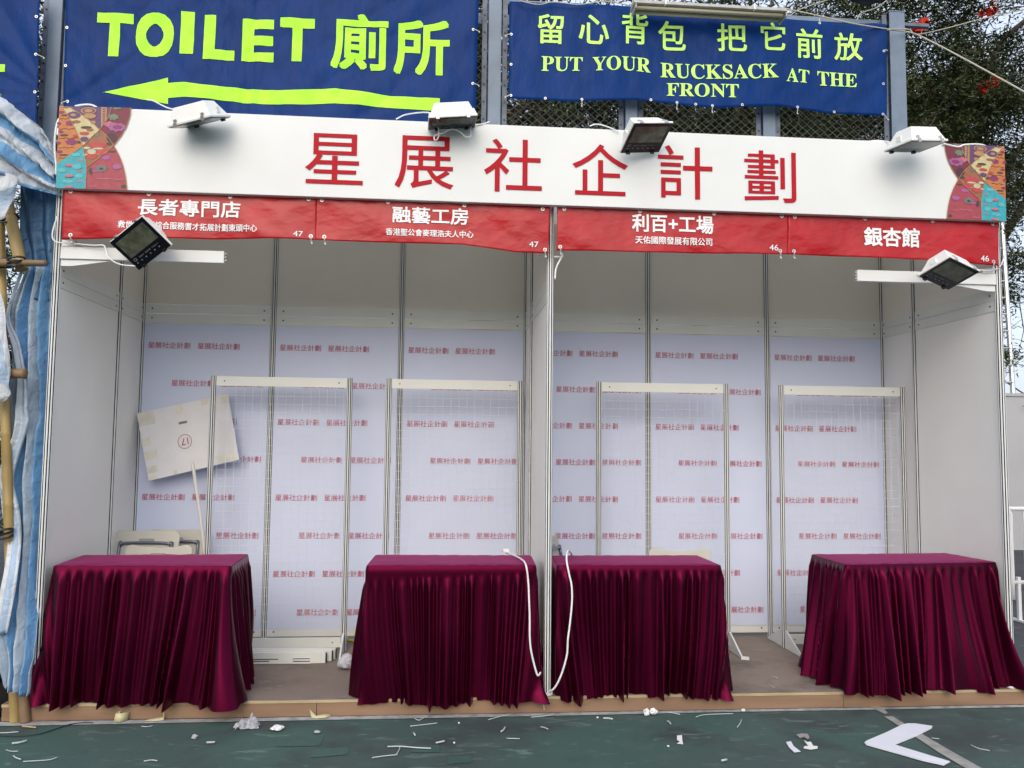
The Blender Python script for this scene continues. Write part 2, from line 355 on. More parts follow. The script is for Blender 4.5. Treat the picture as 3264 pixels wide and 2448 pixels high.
mot = [('plum', 330, 380, 75, 45, 5), ('plum', 355, 690, 105, 55, 7), ('plum', 190, 200, 45, 22, 0), ('plum', 180, 520, 45, 20, 0), ('plum', 160, 850, 50, 22, 0), ('plum', 150, 385, 35, 25, 0), ('plum', 145, 705, 35, 25, 0), ('red', 420, 590, 45, 22, 0),
 ('leaf', 235, 250, 50, 14, 0), ('leaf', 235, 580, 70, 16, 0), ('leaf', 225, 905, 75, 14, 0), ('leaf', 480, 695, 35, 22, 0),
 ('purple', 395, 245, 125, 62, 14), ('gold', 385, 245, 50, 25, 8), ('brown', 440, 355, 70, 22, 0), ('leaf', 600, 450, 90, 20, 0), ('brown', 660, 490, 60, 25, 0), ('red', 570, 550, 90, 32, 9), ('purple', 570, 645, 80, 48, 10), ('brown', 260, 118, 50, 14, 0),
 ('gold', 640, 175, 130, 55, 0), ('purple', 640, 175, 105, 42, 0), ('gold', 640, 175, 70, 28, 0), ('gold', 660, 265, 105, 42, 0), ('purple', 660, 265, 80, 30, 0), ('gold', 670, 265, 50, 18, 0), ('gold', 715, 365, 45, 25, 0),
 ('green', 1050, 280, 90, 55, 7), ('green', 1110, 138, 70, 16, 0), ('pink', 970, 395, 100, 45, 6), ('lilac', 1110, 450, 160, 75, 9), ('plum', 1120, 450, 90, 40, 7), ('dark', 1020, 620, 85, 80, 0),
 ('grey', 770, 570, 60, 30, 6), ('red', 790, 740, 170, 55, 9), ('red', 860, 850, 120, 60, 7), ('red', 690, 920, 100, 60, 7), ('pale', 690, 850, 70, 45, 0), ('pale', 610, 790, 55, 22, 0), ('pale', 800, 800, 90, 16, 0), ('pale', 800, 885, 100, 14, 0), ('pale', 600, 905, 50, 20, 0), ('leaf', 985, 720, 50, 25, 0),
 ('lilac', 930, 950, 80, 40, 8), ('grey', 850, 1130, 105, 60, 8), ('dark', 850, 1135, 40, 22, 6), ('lilac', 1110, 1100, 85, 45, 7), ('leaf', 670, 1170, 30, 55, 0), ('leaf', 1030, 850, 60, 16, 0), ('leaf', 1215, 1425, 45, 25, 0), ('lilac', 760, 1170, 90, 16, 0), ('pink', 900, 1300, 150, 8, 0), ('pink', 700, 1420, 90, 8, 0), ('pink', 1120, 1320, 90, 8, 0),
 ('aqua', 200, 1160, 80, 40, 8), ('aqua', 450, 1100, 90, 45, 9), ('aqua', 300, 1340, 110, 30, 8), ('aqua', 480, 1250, 80, 40, 8), ('aqua', 430, 900, 80, 35, 7), ('leaf', 325, 1090, 70, 14, 0), ('pink', 325, 1075, 72, 22, 0), ('leaf', 320, 1268, 70, 12, 0), ('pink', 320, 1250, 72, 22, 0), ('pink', 320, 1432, 75, 20, 0), ('pink', 500, 990, 40, 16, 0), ('pink', 490, 1165, 40, 14, 0), ('pink', 490, 1345, 40, 14, 0)]
for side in (0, 1):
    pm = MB(); NL = 0
    fx = (lambda p: p) if side == 0 else (lambda p: np.array([6.012 - p[0], p[1], p[2]]))
    def put(P, lay):
        P = [fx(p) - np.array([0, lay, 0]) for p in P]; P = P if side == 0 else P[::-1]; pm.add(P, [tuple(range(len(P)))[::-1]])
    for nm, q in polys: pm.mi = PN.index(nm); put([zp(*p) for p in q], .003)
    pm.mi = PN.index('gold'); put([zp(*p) for p in ((845, 118), (940, 118), (940, 320), (880, 405), (845, 445))], .0042)
    pm.mi = PN.index('purple')
    for yy in range(150, 430, 40): put([zp(*p) for p in ((868, yy), (892, yy + 14), (916, yy), (892, yy - 14))], .0052)
    pm.mi = PN.index('dark'); 
    for q in [(150, 300, 330), (150, 470, 420), (145, 625, 470), (145, 780, 400), (140, 950, 260)]:
        put([zp(q[0] + (q[2] - q[0]) * k / 10, q[1] + 8 * math.sin(k * 1.3)) for k in range(11)] + [zp(q[0] + (q[2] - q[0]) * k / 10, q[1] + 8 * math.sin(k * 1.3) + 9) for k in range(10, -1, -1)], .0042)
    for i, (nm, cx, cy, rx, ry, pt) in enumerate(mot):
        pm.mi = PN.index(nm); n = 40 if pt else 16; P = []
        for k in range(n):
            a = 2 * math.pi * k / n; q = 1 if not pt else .72 + .28 * abs(math.cos(a * pt / 2 + i)); P.append(zp(cx + rx * q * math.cos(a), cy + ry * q * math.sin(a)))
        put(P, .0045 + .0002 * (i % 8))
    pm.mi = PN.index('gold')
    for sm in seams:
        S = smooth(sm, 3); lft, rgt = [], []
        for k in range(len(S)):
            t = S[min(k + 1, len(S) - 1)] - S[max(k - 1, 0)]; t = t / np.hypot(*t); nn = np.array([-t[1], t[0]]) * 5; lft.append(zp(*(S[k] + nn))); rgt.append(zp(*(S[k] - nn)))
        for k in range(len(S) - 1): put([lft[k], lft[k + 1], rgt[k + 1], rgt[k]], .0066)
    pm.build('patchwork_print', PM, fas)
# lamp arms bolted to the two outer posts
for x0, x1, s_ in ((.024, .985, 1), (5.976, 5.02, -1)):
    arm = MB().box((x0, -.02, 2.608), (x1, .018, 2.682)).build('lamp_arm', WHITE, booth, bevel=.002)
    MB().prism([(x0, -.006, 2.604), (x0, -.006, 2.566), (x0 + s_ * .06, -.006, 2.566), (x0 + s_ * .30, -.006, 2.604)][::1 if s_ > 0 else -1], (0, .012, 0)).build('gusset', WHITE, arm)
    MB().box((x0 + s_ * .002, -.012, 2.686), (x0 + s_ * .085, .012, 2.722)).build('arm_bracket', ALU, arm)
    q = MB()
    for z in (2.625, 2.645, 2.665): q.tube([(x1, 0, z), (x1 + s_ * .012, 0, z)], .008, 8)
    q.build('end_lock', CLIPM, arm)
# small tie bar on the middle post
for a, b in ((2.925, 2.976), (3.024, 3.085)): MB().box((a, -.012, 2.706), (b, -.004, 2.716)).build('tie_bar', ALU, booth)
# ============================================================ PLATFORM
plat = thing('wooden_platform', (3, .8, GZ), 'low wooden stage floor with pale plywood edge under the booth', 'platform')
DECK = ground_mat('worn brown deck', (.23, .18, .150), (.29, .23, .19), (.17, .15, .15))
YP = -.0425
MB().box((-.16, YP, -.018), (6.10, D + .25, -.0005)).build('deck', [DECK], plat)
MB().box((-.16, YP - .002, -.0175), (6.10, YP - .0003, -.0015)).build('deck_edge', PLYE, plat)
xs = [-.16, 1.62, 4.86, 6.085]
for a, b in zip(xs, xs[1:]): MB().box((a + .0015, YP + .001, GZ + .004), (b - .0015, YP + .019, -.019)).build('front_board', PLY, plat)
MB().box((6.066, YP + .02, GZ + .001), (6.085, D + .2, -.019)).build('side_board', PLYE, plat)
# ============================================================ TABLES
def table(name, corners, label, band, seed, flare=(.1, .1, .1), drop=-.02, bandtilt=0):
    rng = random.Random(seed)
    FL, FR, BR, BL = [np.array(c) for c in corners]; ctr = (FL + FR + BR + BL) / 4
    t = thing(name, (float(ctr[0]), float(ctr[1]), 0), label, 'table', 'burgundy draped tables along the booth front')
    # closed loop around the top with rounded corners
    loop = []; cs = [BL, FL, FR, BR]; rad = .022
    for i in range(4):
        p, c, q = cs[i - 1], cs[i], cs[(i + 1) % 4]; a = (p - c) / np.linalg.norm(p - c); b = (q - c) / np.linalg.norm(q - c)
        for k in range(5):
            s_ = k / 4; loop.append(c + a * rad * (1 - s_) ** 2 + b * rad * s_ ** 2)
    P = [np.array(p[:2]) for p in loop]; P.append(P[0]); cum = [0]
    for i in range(len(P) - 1): cum.append(cum[-1] + np.linalg.norm(P[i + 1] - P[i]))
    Lt = cum[-1]; N = 900
    def pt(s):
        s %= Lt; i = max(k for k in range(len(cum)) if cum[k] <= s + 1e-9); i = min(i, len(P) - 2); f = (s - cum[i]) / max(1e-9, cum[i + 1] - cum[i]); return P[i] * (1 - f) + P[i + 1] * f
    c2 = ctr[:2]
    base = [pt(Lt * i / N) for i in range(N)]; nrm = []
    for i in range(N):
        d = base[(i + 5) % N] - base[(i - 5) % N]; d = d / np.hypot(*d); nrm.append(np.array([d[1], -d[0]]) if np.dot(np.array([d[1], -d[0]]), base[i] - c2) > 0 else np.array([-d[1], d[0]]))
    # irregular pleats: every fold has its own width, depth, drift and life along the drop
    ks = [0]
    while ks[-1] < Lt - .05: ks.append(ks[-1] + rng.uniform(.028, .085))
    ks[-1] = Lt; K = len(ks) - 1
    dep = [rng.uniform(.35, 1.0) for _ in range(K)]; low = [rng.choice((.05, .2, .6, 1.0, 1.4, 1.7)) for _ in range(K)]; dr = [rng.uniform(-.05, .05) for _ in range(8)]
    from bisect import bisect_right
    def pleat(s, tt):
        s2 = (s + tt ** 1.5 * (.055 * math.sin(s * 4.3 + seed) + .022 * math.sin(s * 11.3 + 2 * seed))) % Lt
        k = min(K - 1, max(0, bisect_right(ks, s2) - 1)); u = (s2 - ks[k]) / (ks[k + 1] - ks[k])
        wv = math.sin(math.pi * u) ** 2
        wv = (1 - abs(2 * u - 1) ** 1.3) if k % 3 else wv ** 1.6
        return wv * dep[k] * ((1 - tt) + tt * low[k]) + tt * .8 * noise.noise(Vector((s2 * 7.5, seed * 1.7, tt * .6)))
    rows = [0, .006, .02, .04, .06, .08, .1, .13, .16, .2, .25, .3, .36, .42, .48, .54, .6, .66, .72, .78, .84, .9, .95, 1]
    zt = float(ctr[2]); H = zt; sk = MB(); vs = []
    front = [max(0, -n_[1]) for n_ in nrm]
    for tt in rows:
        for i in range(N):
            s = Lt * i / N; bnd = band + bandtilt * ((base[i][0] - FL[0]) / (FR[0] - FL[0]))
            tp = max(0, (tt * H - bnd)) / max(.01, H - bnd)
            side = 0 if front[i] > .7 else (1 if nrm[i][0] < 0 else 2)
            fl = (flare[0], flare[1], flare[2])[side] * tp ** 1.15
            amp = min(1, tp * 14) * (.026 + .046 * tp ** .8)
            d = .004 + fl + amp * (pleat(s, tp) - .3) + .02 * tp * noise.noise(Vector((s * 1.7, seed, tp)))
            d += .006 * min(1, tt * 30) * (1 - tp)
            x, y = base[i] + nrm[i] * d
            bot = (drop if front[i] > .7 else .004) + .03 * noise.noise(Vector((s * 4.0, 3.3 * seed, 0))) + .012 * (1 - pleat(s, 1))
            if side: bot = max(bot, .004)
            if y < YP - .012 and front[i] > .7: pass
            else: bot = max(bot, .005)
            z = zt - .004 - (zt - .004 - bot) * tt
            vs.append((x, y, z))
    fs = [(r_ * N + i, r_ * N + (i + 1) % N, (r_ + 1) * N + (i + 1) % N, (r_ + 1) * N + i) for r_ in range(len(rows) - 1) for i in range(N)]
    sk.add(vs, fs); top = MB()
    ring0 = [(base[i][0] + nrm[i][0] * .002, base[i][1] + nrm[i][1] * .002, zt - .003) for i in range(N)]
    ring1 = [(base[i][0] - nrm[i][0] * .008, base[i][1] - nrm[i][1] * .008, zt + .003 * noise.noise(Vector((i * .05, seed, 2)))) for i in range(N)]
    ring2 = [tuple(lerp(ring1[i], (c2[0], c2[1], zt), .35)) for i in range(N)]
    top.add(ring0 + ring1 + ring2 + [(c2[0], c2[1], zt)], [(i, (i + 1) % N, N + (i + 1) % N, N + i) for i in range(N)] + [(N + i, N + (i + 1) % N, 2 * N + (i + 1) % N, 2 * N + i) for i in range(N)] + [(2 * N + i, 2 * N + (i + 1) % N, 3 * N) for i in range(N)])
    top.build('table_cover', VTOP, t, smooth=True)
    sk.build('pleated_skirt', VELVET, t, smooth=True)
    return t
Z = .78
def tz(*px): return [at(u, v, 'z', Z) for u, v in px]
def sh(P, dy): return [p + np.array([0, dy, 0]) for p in P]
table('draped_table', sh(tz((176, 1801), (738, 1802), (793, 1764), (269, 1767)), -.02), 'burgundy velvet draped table at the left end, folding chairs behind it', .025, 3, (.085, .085, .07), -.012)
table('draped_table', sh(tz((1170, 1801), (1706, 1799), (1690, 1768), (1199, 1766)), -.02), 'burgundy draped table left of the middle post, smooth band above its pleats', .085, 8, (.075, .05, -.02), -.035, -.04)
table('draped_table', tz((1778, 1801), (2298, 1801), (2222, 1769), (1760, 1770)), 'burgundy draped table right of the middle post, evenly pleated, cream chair behind', .03, 15, (.05, .0, -.02), -.02)
table('draped_table', tz((2698, 1799), (3176, 1791), (3015, 1762), (2586, 1766)), 'burgundy velvet draped table at the right end with its left side showing', .02, 23, (.12, .09, .15), -.01)
# ============================================================ GRID RACKS
rk = []
def make_rack():
    t = thing('grid_rack', (0, 0, 0), '', 'display rack', 'wire grid display racks in front of the back wall')
    W, H = .99, 2.005
    for x in (0, W): post('post', x, 0, .004, H, t, .02)
    for z0, z1 in ((.03, .10), (H - .074, H - .004)): 
        q = MB().box((.021, -.008, z0), (W - .021, .008, z1)); q.mi = 1
        for x in (.08, W - .08): q.tube([(x, -.0105, (z0 + z1) / 2), (x, -.006, (z0 + z1) / 2)], .005, 8)
        q.build('rail', [RAIL, SCREW], t)
    q = MB(); wr = .0015
    x0, x1, z0, z1 = .045, W - .045, .16, H - .085
    for k in range(16):
        x = x0 + (x1 - x0) * k / 15; q.tube([(x, 0, z0), (x, 0, z1)], wr, 4)
    for k in range(30):
        z = z0 + (z1 - z0) * k / 29; a, b = (x0, x1) if k % 9 else (.015, W - .015); q.tube([(a, -.004, z), (b, -.004, z)], wr, 4)
    q.build('wire_grid', mat('white grid wire', (.74, .76, .80), .4), t)
    for x in (0, W):
        for s_ in (-1, 1):
            MB().prism([(x - .006, s_ * .021, .004), (x - .006, s_ * .30, .004), (x - .006, s_ * .30, .018), (x - .006, s_ * .05, .135), (x - .006, s_ * .021, .135)], (.012, 0, 0)).build('foot', WHITE, t)
    return t
rack_spots = [(.652, 1.1, 1.3, 'wire grid rack standing behind the left end table, cardboard placard behind it'), (1.933, 1.1, .5, 'wire grid rack just left of the middle partition'), (3.52, 1.07, -.6, 'wire grid rack right of the middle partition with a cream chair in front'), (4.955, 1.08, .4, 'wire grid rack nearest the right side wall')]
r0 = make_rack()
for i, (x, y, a, lb) in enumerate(rack_spots):
    o = r0 if i == 0 else copy_tree(r0); o.location = (x, y, 0); o.rotation_euler.z = R(a); o['label'] = lb
# ============================================================ BANNERS
def banner(name, label, cat, group, y0, top, bot, matl, disp, eyelets, nu=130, nv=26):
    """top/bot: photo polylines of the two edges, hung at depth y0"""
    T = [at(u, v, 'y', y0) for u, v in top]; B = [at(u, v, 'y', y0) for u, v in bot]
    t = thing(name, tuple(map(float, (T[0] + B[-1]) / 2)), label, cat, group)
    def f(s, v):
        p = lerp(poly_at(B, s), poly_at(T, s), v); return (p[0], p[1] + disp(p[0], p[2]), p[2])
    MB().grid(f, nu, nv).build('sheet', matl, t, smooth=True, solid=.0016)
    def eye(p, tie=None):
        q = MB(); c = np.array([p[0], p[1] + disp(p[0], p[2]) - .004, p[2]])
        q.disc(c, (.012, 0, 0), (0, 0, .012), 14, .5); e = q.build('eyelet', CLIPM, t)
        if tie is not None:
            a = c + np.array([0, -.003, 0]); b = c + np.array([tie[0], .012, tie[1]])
            MB().tube([a, lerp(a, b, .5) + np.array([0, -.006, 0]), b], .004, 6).tube([b, b + np.array([.004, -.01, -.016])], .0055, 6).build('cable_tie', ZIP, e)
    for s, v, tie in eyelets:
        p = lerp(poly_at(B, s), poly_at(T, s), v); eye(p, tie)
    return t
def label_on(t, name, matl, y0, disp, items, ml=.05):
    """items: (text, centre u, centre v, width px, height px, bold)"""
    for tx, cu, cv, wp, hp, bd in items:
        q = MB(); c = at(cu, cv, 'y', y0); k = scale_at(c); W_, H_ = wp * k, hp * k
        def f(s, v):
            x, z = c[0] + (s - .5) * W_, c[2] + (v - .5) * H_; return (x, y0 + disp(x, z) - .005, z)
        text_quad(q, tx, f, bd, ml); q.build(name, matl, t)
def nz(x, z, a, b, k): return noise.noise(Vector((x * a, z * b, k)))
YR = -.07
def mkdisp(k, xa, xb):
    def d(x, z):
        e = max(0, min(1, (3.02 - z) / .28)); s = (x - xa) / (xb - xa)
        tight = .55 * abs(math.sin((x * .9 + z * 2.2 + k) * 4)) ** 3 * .016
        return -.004 - .016 * e * nz(x, z, 2.6, 1.5, k) - .006 * nz(x + z, z, 7, 3, k + 5) - tight * e
    return d
def z1(x, y): return (x * .7378, y * .7378)
def z2(x, y): return (1532 + x * .783, y * .783)
tie_t, tie_b = (0, .035), (.004, -.035)
ey4 = [(.03, .93, tie_t), (.35, .95, None), (.67, .95, tie_t), (.97, .94, None), (.03, .08, tie_b), (.975, .08, tie_b)]
RG = 'red name banners under the header'
d1 = mkdisp(1, 0, 1.5); b1 = banner('red_banner', 'red stall banner at the far left, partly behind the tilted floodlight', 'banner', RG, YR, [z1(277, 812), z1(800, 836), z1(1367, 852)], [z1(267, 1034), z1(520, 1030), z1(700, 1030), z1(930, 1034), z1(1200, 1032), z1(1365, 1038)], REDV, d1, ey4)
label_on(b1, 'white_lettering', WPRINT, YR, d1, [('長者專門店', *z1(821, 902), 316, 54, .02), ('救世軍家園綜合服務耆才拓展計劃東頭中心', *z1(816, 980), 430, 24, .014), ('47', *z1(1290, 1013), 29, 18, .004)])
d2 = mkdisp(4, 1.5, 3); b2 = banner('red_banner', 'red stall banner left of the middle post with four large characters', 'banner', RG, YR, [z1(1364, 852), z1(1800, 870), z1(2378, 893)], [z1(1362, 1038), z1(1700, 1050), z1(2000, 1058), z1(2230, 1090), z1(2368, 1097)], REDV, d2, ey4)
label_on(b2, 'white_lettering', WPRINT, YR, d2, [('融藝工房', *z1(1860, 934), 240, 54, .02), ('香港聖公會麥理浩夫人中心', *z1(1857, 1009), 278, 23, .014), ('47', *z2(216, 996), 30, 18, .004)])
d3 = mkdisp(7, 3, 4.5); b3 = banner('red_banner', 'red stall banner right of the middle post with a plus sign in its name', 'banner', RG, YR, [z2(311, 838), z2(800, 858), z2(1252, 872)], [z2(308, 1021), z2(420, 1022), z2(650, 1028), z2(900, 1032), z2(1252, 1036)], REDV, d3, ey4)
label_on(b3, 'white_lettering', WPRINT, YR, d3, [('利百+工場', *z2(781, 913), 264, 58, .022), ('天佑國際發展有限公司', *z2(785, 982), 250, 25, .014), ('46', *z2(1192, 1009), 29, 19, .004)])
d4 = mkdisp(11, 4.5, 6); b4 = banner('red_banner', 'red stall banner at the far right with only three large characters', 'banner', RG, YR, [z2(1250, 872), z2(1700, 888), z2(2108, 902)], [z2(1250, 1036), z2(1500, 1046), z2(1800, 1058), z2(2105, 1083)], REDV, d4, ey4)
label_on(b4, 'white_lettering', WPRINT, YR, d4, [('銀杏館', *z2(1670, 967), 184, 62, .024), ('46', *z2(2047, 1054), 27, 19, .004)])
# blue direction banners on the fence
YB = 1.86
def db1(x, z):
    m_ = math.exp(-((x - .62) / .35) ** 2)
    return -.02 * nz(x, z, 1.2, .7, 3) - .018 * m_ * nz(x, z, 14, 1.2, 9) - .006 * nz(x, z, 6, 4, 4) - .03 * abs(nz(x - z, z, 2.5, 1.2, 12)) - .012 * abs(nz(x + z * .5, z, 5, 3, 40))
tl, tr = (-.05, -.01), (.05, -.01)
BG = 'blue notice banners on the fence'
bb1 = banner('blue_banner', 'wide blue vinyl banner with the neon toilet sign and left arrow', 'banner', BG, YB, [z1(285, -40), z1(1000, -40), z1(2070, -45)], [z1(270, 690), z1(1000, 690), z1(2050, 700)], BLUEV, db1,
             [(.005, .55, None), (.005, .78, None), (.012, .34, tl), (.992, .45, tr), (.992, .28, None), (.99, .76, tr)], 110, 40)
tc = [('T', 420, 55, 572, 250), ('O', 590, 53, 749, 252), ('I', 781, 48, 838, 237), ('L', 882, 62, 1013, 262), ('E', 1048, 82, 1184, 271), ('T', 1212, 79, 1358, 271), ('廁', 1434, 60, 1676, 308), ('所', 1704, 84, 1942, 331)]
label_on(bb1, 'neon_lettering', NEON, YB, db1, [(c, *z1((a + d) / 2, (b + e) / 2), (d - a) * .7378, (e - b) * .7378, .022 if ord(c) > 255 else .055) for c, a, b, d, e in tc], .09)
ar_t = [(728, 362), (800, 357), (900, 370), (1050, 385), (1200, 393), (1330, 392), (1450, 386), (1560, 398), (1700, 418), (1900, 428)]
ar_b = [(728, 426), (800, 421), (900, 428), (1050, 446), (1200, 454), (1330, 455), (1450, 452), (1560, 456), (1700, 470), (1900, 482)]
def bp(p, y0, dsp, off=.005):
    q = at(*p, 'y', y0); return (q[0], y0 + dsp(q[0], q[2]) - off, q[2])
q = MB(); q.grid(lambda s, t: bp(z1(*lerp(poly_at(ar_b, s), poly_at(ar_t, s), t)), YB, db1), 60, 4, uv=False)
q.grid(lambda s, t: bp(z1(*lerp(lerp((448, 401), (448, 403), t), lerp((728, 452), (728, 338), t), s)), YB, db1), 20, 6, uv=False)
q.build('neon_arrow', NEON, bb1)
def db2(x, z):
    r_ = max(0, (x - 4.6) / 1.7)
    return -.018 * nz(x, z, 1.3, .8, 23) - .005 * nz(x, z, 6, 4, 14) - .035 * r_ * abs(nz(x * .8 - z, z * .4, 4.5, 1.6, 2)) - .012 * abs(nz(x + z * .5, z, 4, 3, 44))
bb2 = banner('blue_banner', 'long blue vinyl banner about rucksacks at the right of the fence', 'banner', BG, YB, [z2(116, 8), z2(420, 18), z2(620, 30), z2(820, 55), z2(1080, 62), z2(1300, 82), z2(1654, 100)],
             [z2(113, 402), z2(380, 415), z2(640, 406), z2(840, 432), z2(960, 442), z2(1210, 430), z2(1420, 462), z2(1650, 476)], BLUEV, db2,
             [(.005, .66, tl), (.005, .35, None), (.005, .03, tl), (.08, .02, None), (.16, .02, (0, -.05)), (.325, .02, None), (.4, .02, (0, -.05)), (.47, .02, None), (.55, .02, (0, -.05)), (.63, .02, None), (.77, .02, (0, -.05)), (.87, .02, None), (.55, .98, (0, .04)), (.77, .98, (0, .04)), (.87, .98, (0, .04)), (.992, .7, (.03, .02)), (.992, .35, None), (.99, .02, (.05, -.04))], 110, 30)
cc = [('留', 232, 58, 338, 182), ('心', 398, 62, 522, 184), ('背', 573, 53, 683, 182), ('包', 722, 84, 836, 208), ('把', 960, 97, 1083, 215), ('它', 1137, 92, 1240, 209), ('前', 1282, 117, 1394, 240), ('放', 1437, 132, 1553, 249)]
label_on(bb2, 'neon_lettering', NEONP, YB, db2, [(c, *z2((a + d) / 2, (b + e) / 2), (d - a) * .783, (e - b) * .783, .012) for c, a, b, d, e in cc], .09)
def mathbold(s): return ''.join(chr(0x1D400 + ord(c) - 65) for c in s)
for wd, TL, TR, BL, BR in (('PUT', (247, 231), (415, 235), (247, 291), (413, 291)), ('YOUR', (455, 234), (692, 238), (455, 292), (692, 298)), ('RUCKSACK', (732, 254), (1206, 260), (732, 316), (1212, 318)),
                           ('AT', (1243, 277), (1337, 287), (1243, 332), (1335, 339)), ('THE', (1370, 290), (1531, 304), (1372, 348), (1530, 356)), ('FRONT', (757, 338), (1048, 345), (757, 392), (1048, 401))):
    dip = 8 if wd == 'RUCKSACK' else (-7 if wd == 'YOUR' else 0)
    q = MB(); text_quad(q, mathbold(wd), lambda s, t: bp(z2(*(lerp(lerp(BL, BR, s), lerp(TL, TR, s), t) + np.array([0, dip * math.sin(math.pi * s)]))), YB, db2), .004, .12); q.build('english_word', NEONP, bb2)
def db3(x, z):
    r_ = math.hypot(x + .93, (z - 4.35)); a = math.atan2(z - 4.35, x + .93)
    return -.03 * abs(math.sin(a * 9)) * min(1, r_ * 1.5) * math.exp(-r_ * .7) - .02 * nz(x, z, 2, 2, 31)
bb3 = banner('blue_banner', 'creased blue banner cut off by the left edge, above the striped tarpaulin', 'banner', BG, YB - .03, [(-420, -60), (-150, -50), (128, -40)], [(-420, 420), (-150, 430), (118, 440)], BLUEV, db3, [(.985, .55, (.06, -.02)), (.985, .8, None), (.985, .3, None)], 70, 50)
q = MB(); q.grid(lambda s, t: bp(lerp(lerp((-140, 235), (18, 231), s), lerp((-140, 208), (18, 207), s), t), YB - .03, db3), 20, 4, uv=False); q.build('neon_stroke', NEON, bb3)
# ============================================================ FLOODLIGHTS
def lamp(pose, label, mount, cable):
    pos, M = pose; M = np.array(M); pos = np.array(pos); X, Y, Zv = M[:, 0], M[:, 1], M[:, 2]; X = X / np.linalg.norm(X); Y = Y / np.linalg.norm(Y); Zv = np.cross(X, Y)
    def P(a, b, c): return pos + X * a + Y * b + Zv * c
    t = thing('floodlight', tuple(map(float, pos)), label, 'floodlight', 'white floodlights on the booth')
    w_, h_ = .147, .1125
    # deep enamel housing tapering to the back
    m = MB(); ring = lambda sx, sz, y, dz=0: [P(-w_ * sx, y, -h_ * sz + dz), P(w_ * sx, y, -h_ * sz + dz), P(w_ * sx, y, h_ * sz + dz), P(-w_ * sx, y, h_ * sz + dz)]
    rs = ring(1, 1, .002) + ring(1, 1, .018) + ring(.93, .92, .019) + ring(.70, .52, .105, .014) 
    fs = [(0, 1, 2, 3)] + [(4 * k + i, 4 * k + 4 + i, 4 * k + 4 + (i + 1) % 4, 4 * k + (i + 1) % 4) for k in range(3) for i in range(4)] + [(15, 14, 13, 12)]
    m.add(rs, fs); hs = m.build('housing', BODY, t, bevel=.004)
    f = MB()
    for k in range(7):
        a = -.6 + .2 * k; f.obox(P(w_ * a, .064, -h_ * .70), X * .0012, Y * .028 + Zv * .018, Zv * .008)
    f.build('cooling_fin', BODY, hs)
    b = .026; gl = MB(); O = lambda x, z: P(x, -.001, z)
    wi = [(-w_ + b, -h_ * .28), (w_ - b, -h_ * .28), (w_ - b, h_ - b), (-w_ + b, h_ - b)]; wo = [(-w_ + .003, -h_ + .003), (w_ - .003, -h_ + .003), (w_ - .003, h_ - .003), (-w_ + .003, h_ - .003)]
    gl.add([O(*p) for p in wo + wi], [(i, (i + 1) % 4, 4 + (i + 1) % 4, 4 + i) for i in range(4)]); fr = gl.build('glass_frame', GLASSD, t)
    MB().add([O(*p) for p in wi], [(0, 1, 2, 3)]); q = MB(); q.add([O(*p) for p in wi], [(0, 1, 2, 3)]); q.build('glass', GLASSW, t)
    mk = MB(); pr = mat('frame print', (.30, .32, .34), .5)
    mk.disc(P(-w_ * .72, -.0022, -h_ * .46), X * .012, Zv * .009, 14, .75)
    text_quad(mk, '220V  50HZ  Class I', lambda s, v: P(-w_ * .5 + w_ * 1.1 * s, -.0022, -h_ * .51 + .008 * v))
    for k in range(6): mk.disc(P(-w_ * .75 + k * w_ * .26, -.0022, -h_ * .66), X * .006, Zv * .0045, 4 + k % 3, .4 if k % 2 else 0)
    mk.build('marking', pr, fr)
    for x in (-.62, .62):
        MB().obox(P(w_ * x, .006, h_ + .004), X * .010, Y * .012, Zv * .004).obox(P(w_ * x, .026, h_ * .93), X * .010, Y * .012, Zv * .004).build('clip', CLIPM, t)
        MB().obox(P(w_ * x, -.004, -h_ + .006), X * .012, Y * .006, Zv * .009).build('hinge', BLACK, t)
    br = MB(); mt = np.array(mount)
    for s_ in (-1, 1):
        br.obox(P(s_ * (w_ * .86), .045, 0), X * .012, Y * .016, Zv * .016)
    sd_ = min((-1, 1), key=lambda k: np.linalg.norm(P(k * w_ * .9, .05, 0) - mt)); e0 = P(sd_ * w_ * 1.0, .05, 0)
    br.tube([e0, lerp(e0, P(sd_ * w_ * .9, .10, .0), .6), lerp(e0, mt, .75), mt], .008, 8)
    br.build('bracket', WHITE, t)
    if cable: MB().tube(smooth(cable, 5), .0042, 6).build('cable', CABLE, t)
    return t
def ya(u, v, y): return at(u, v, 'y', y)
LP = {'A': ([0.551, -0.196, 2.67], [[0.772, 0.089, -0.629], [-0.459, 0.763, -0.456], [0.439, 0.641, 0.63]]),
 'B': ([5.488, -0.27, 2.614], [[0.906, 0.029, 0.422], [0.372, 0.42, -0.828], [-0.201, 0.907, 0.37]]),
 'C': ([0.879, -0.248, 3.394], [[0.931, -0.242, -0.273], [-0.341, -0.306, -0.889], [0.132, 0.921, -0.367]]),
 'D': ([2.364, -0.235, 3.462], [[0.994, -0.105, 0.035], [0.027, -0.074, -0.997], [0.107, 0.992, -0.071]]),
 'E': ([3.553, -0.292, 3.398], [[0.92, -0.336, 0.201], [0.346, 0.457, -0.819], [0.183, 0.824, 0.537]]),
 'F': ([5.265, -0.314, 3.407], [[0.957, -0.113, 0.266], [0.261, -0.055, -0.964], [0.124, 0.992, -0.023]])}
lamp(LP['A'], 'floodlight tilted steeply on the arm at the left end, over the red banner', (.56, -.022, 2.65), [ya(182, 690, -.05), ya(167, 745, -.06), ya(178, 770, -.06), ya(230, 776, -.04), ya(300, 782, -.05), ya(330, 782, -.06), ya(338, 800, -.06), ya(345, 820, -.08), ya(380, 842, -.10), ya(430, 848, -.13)])
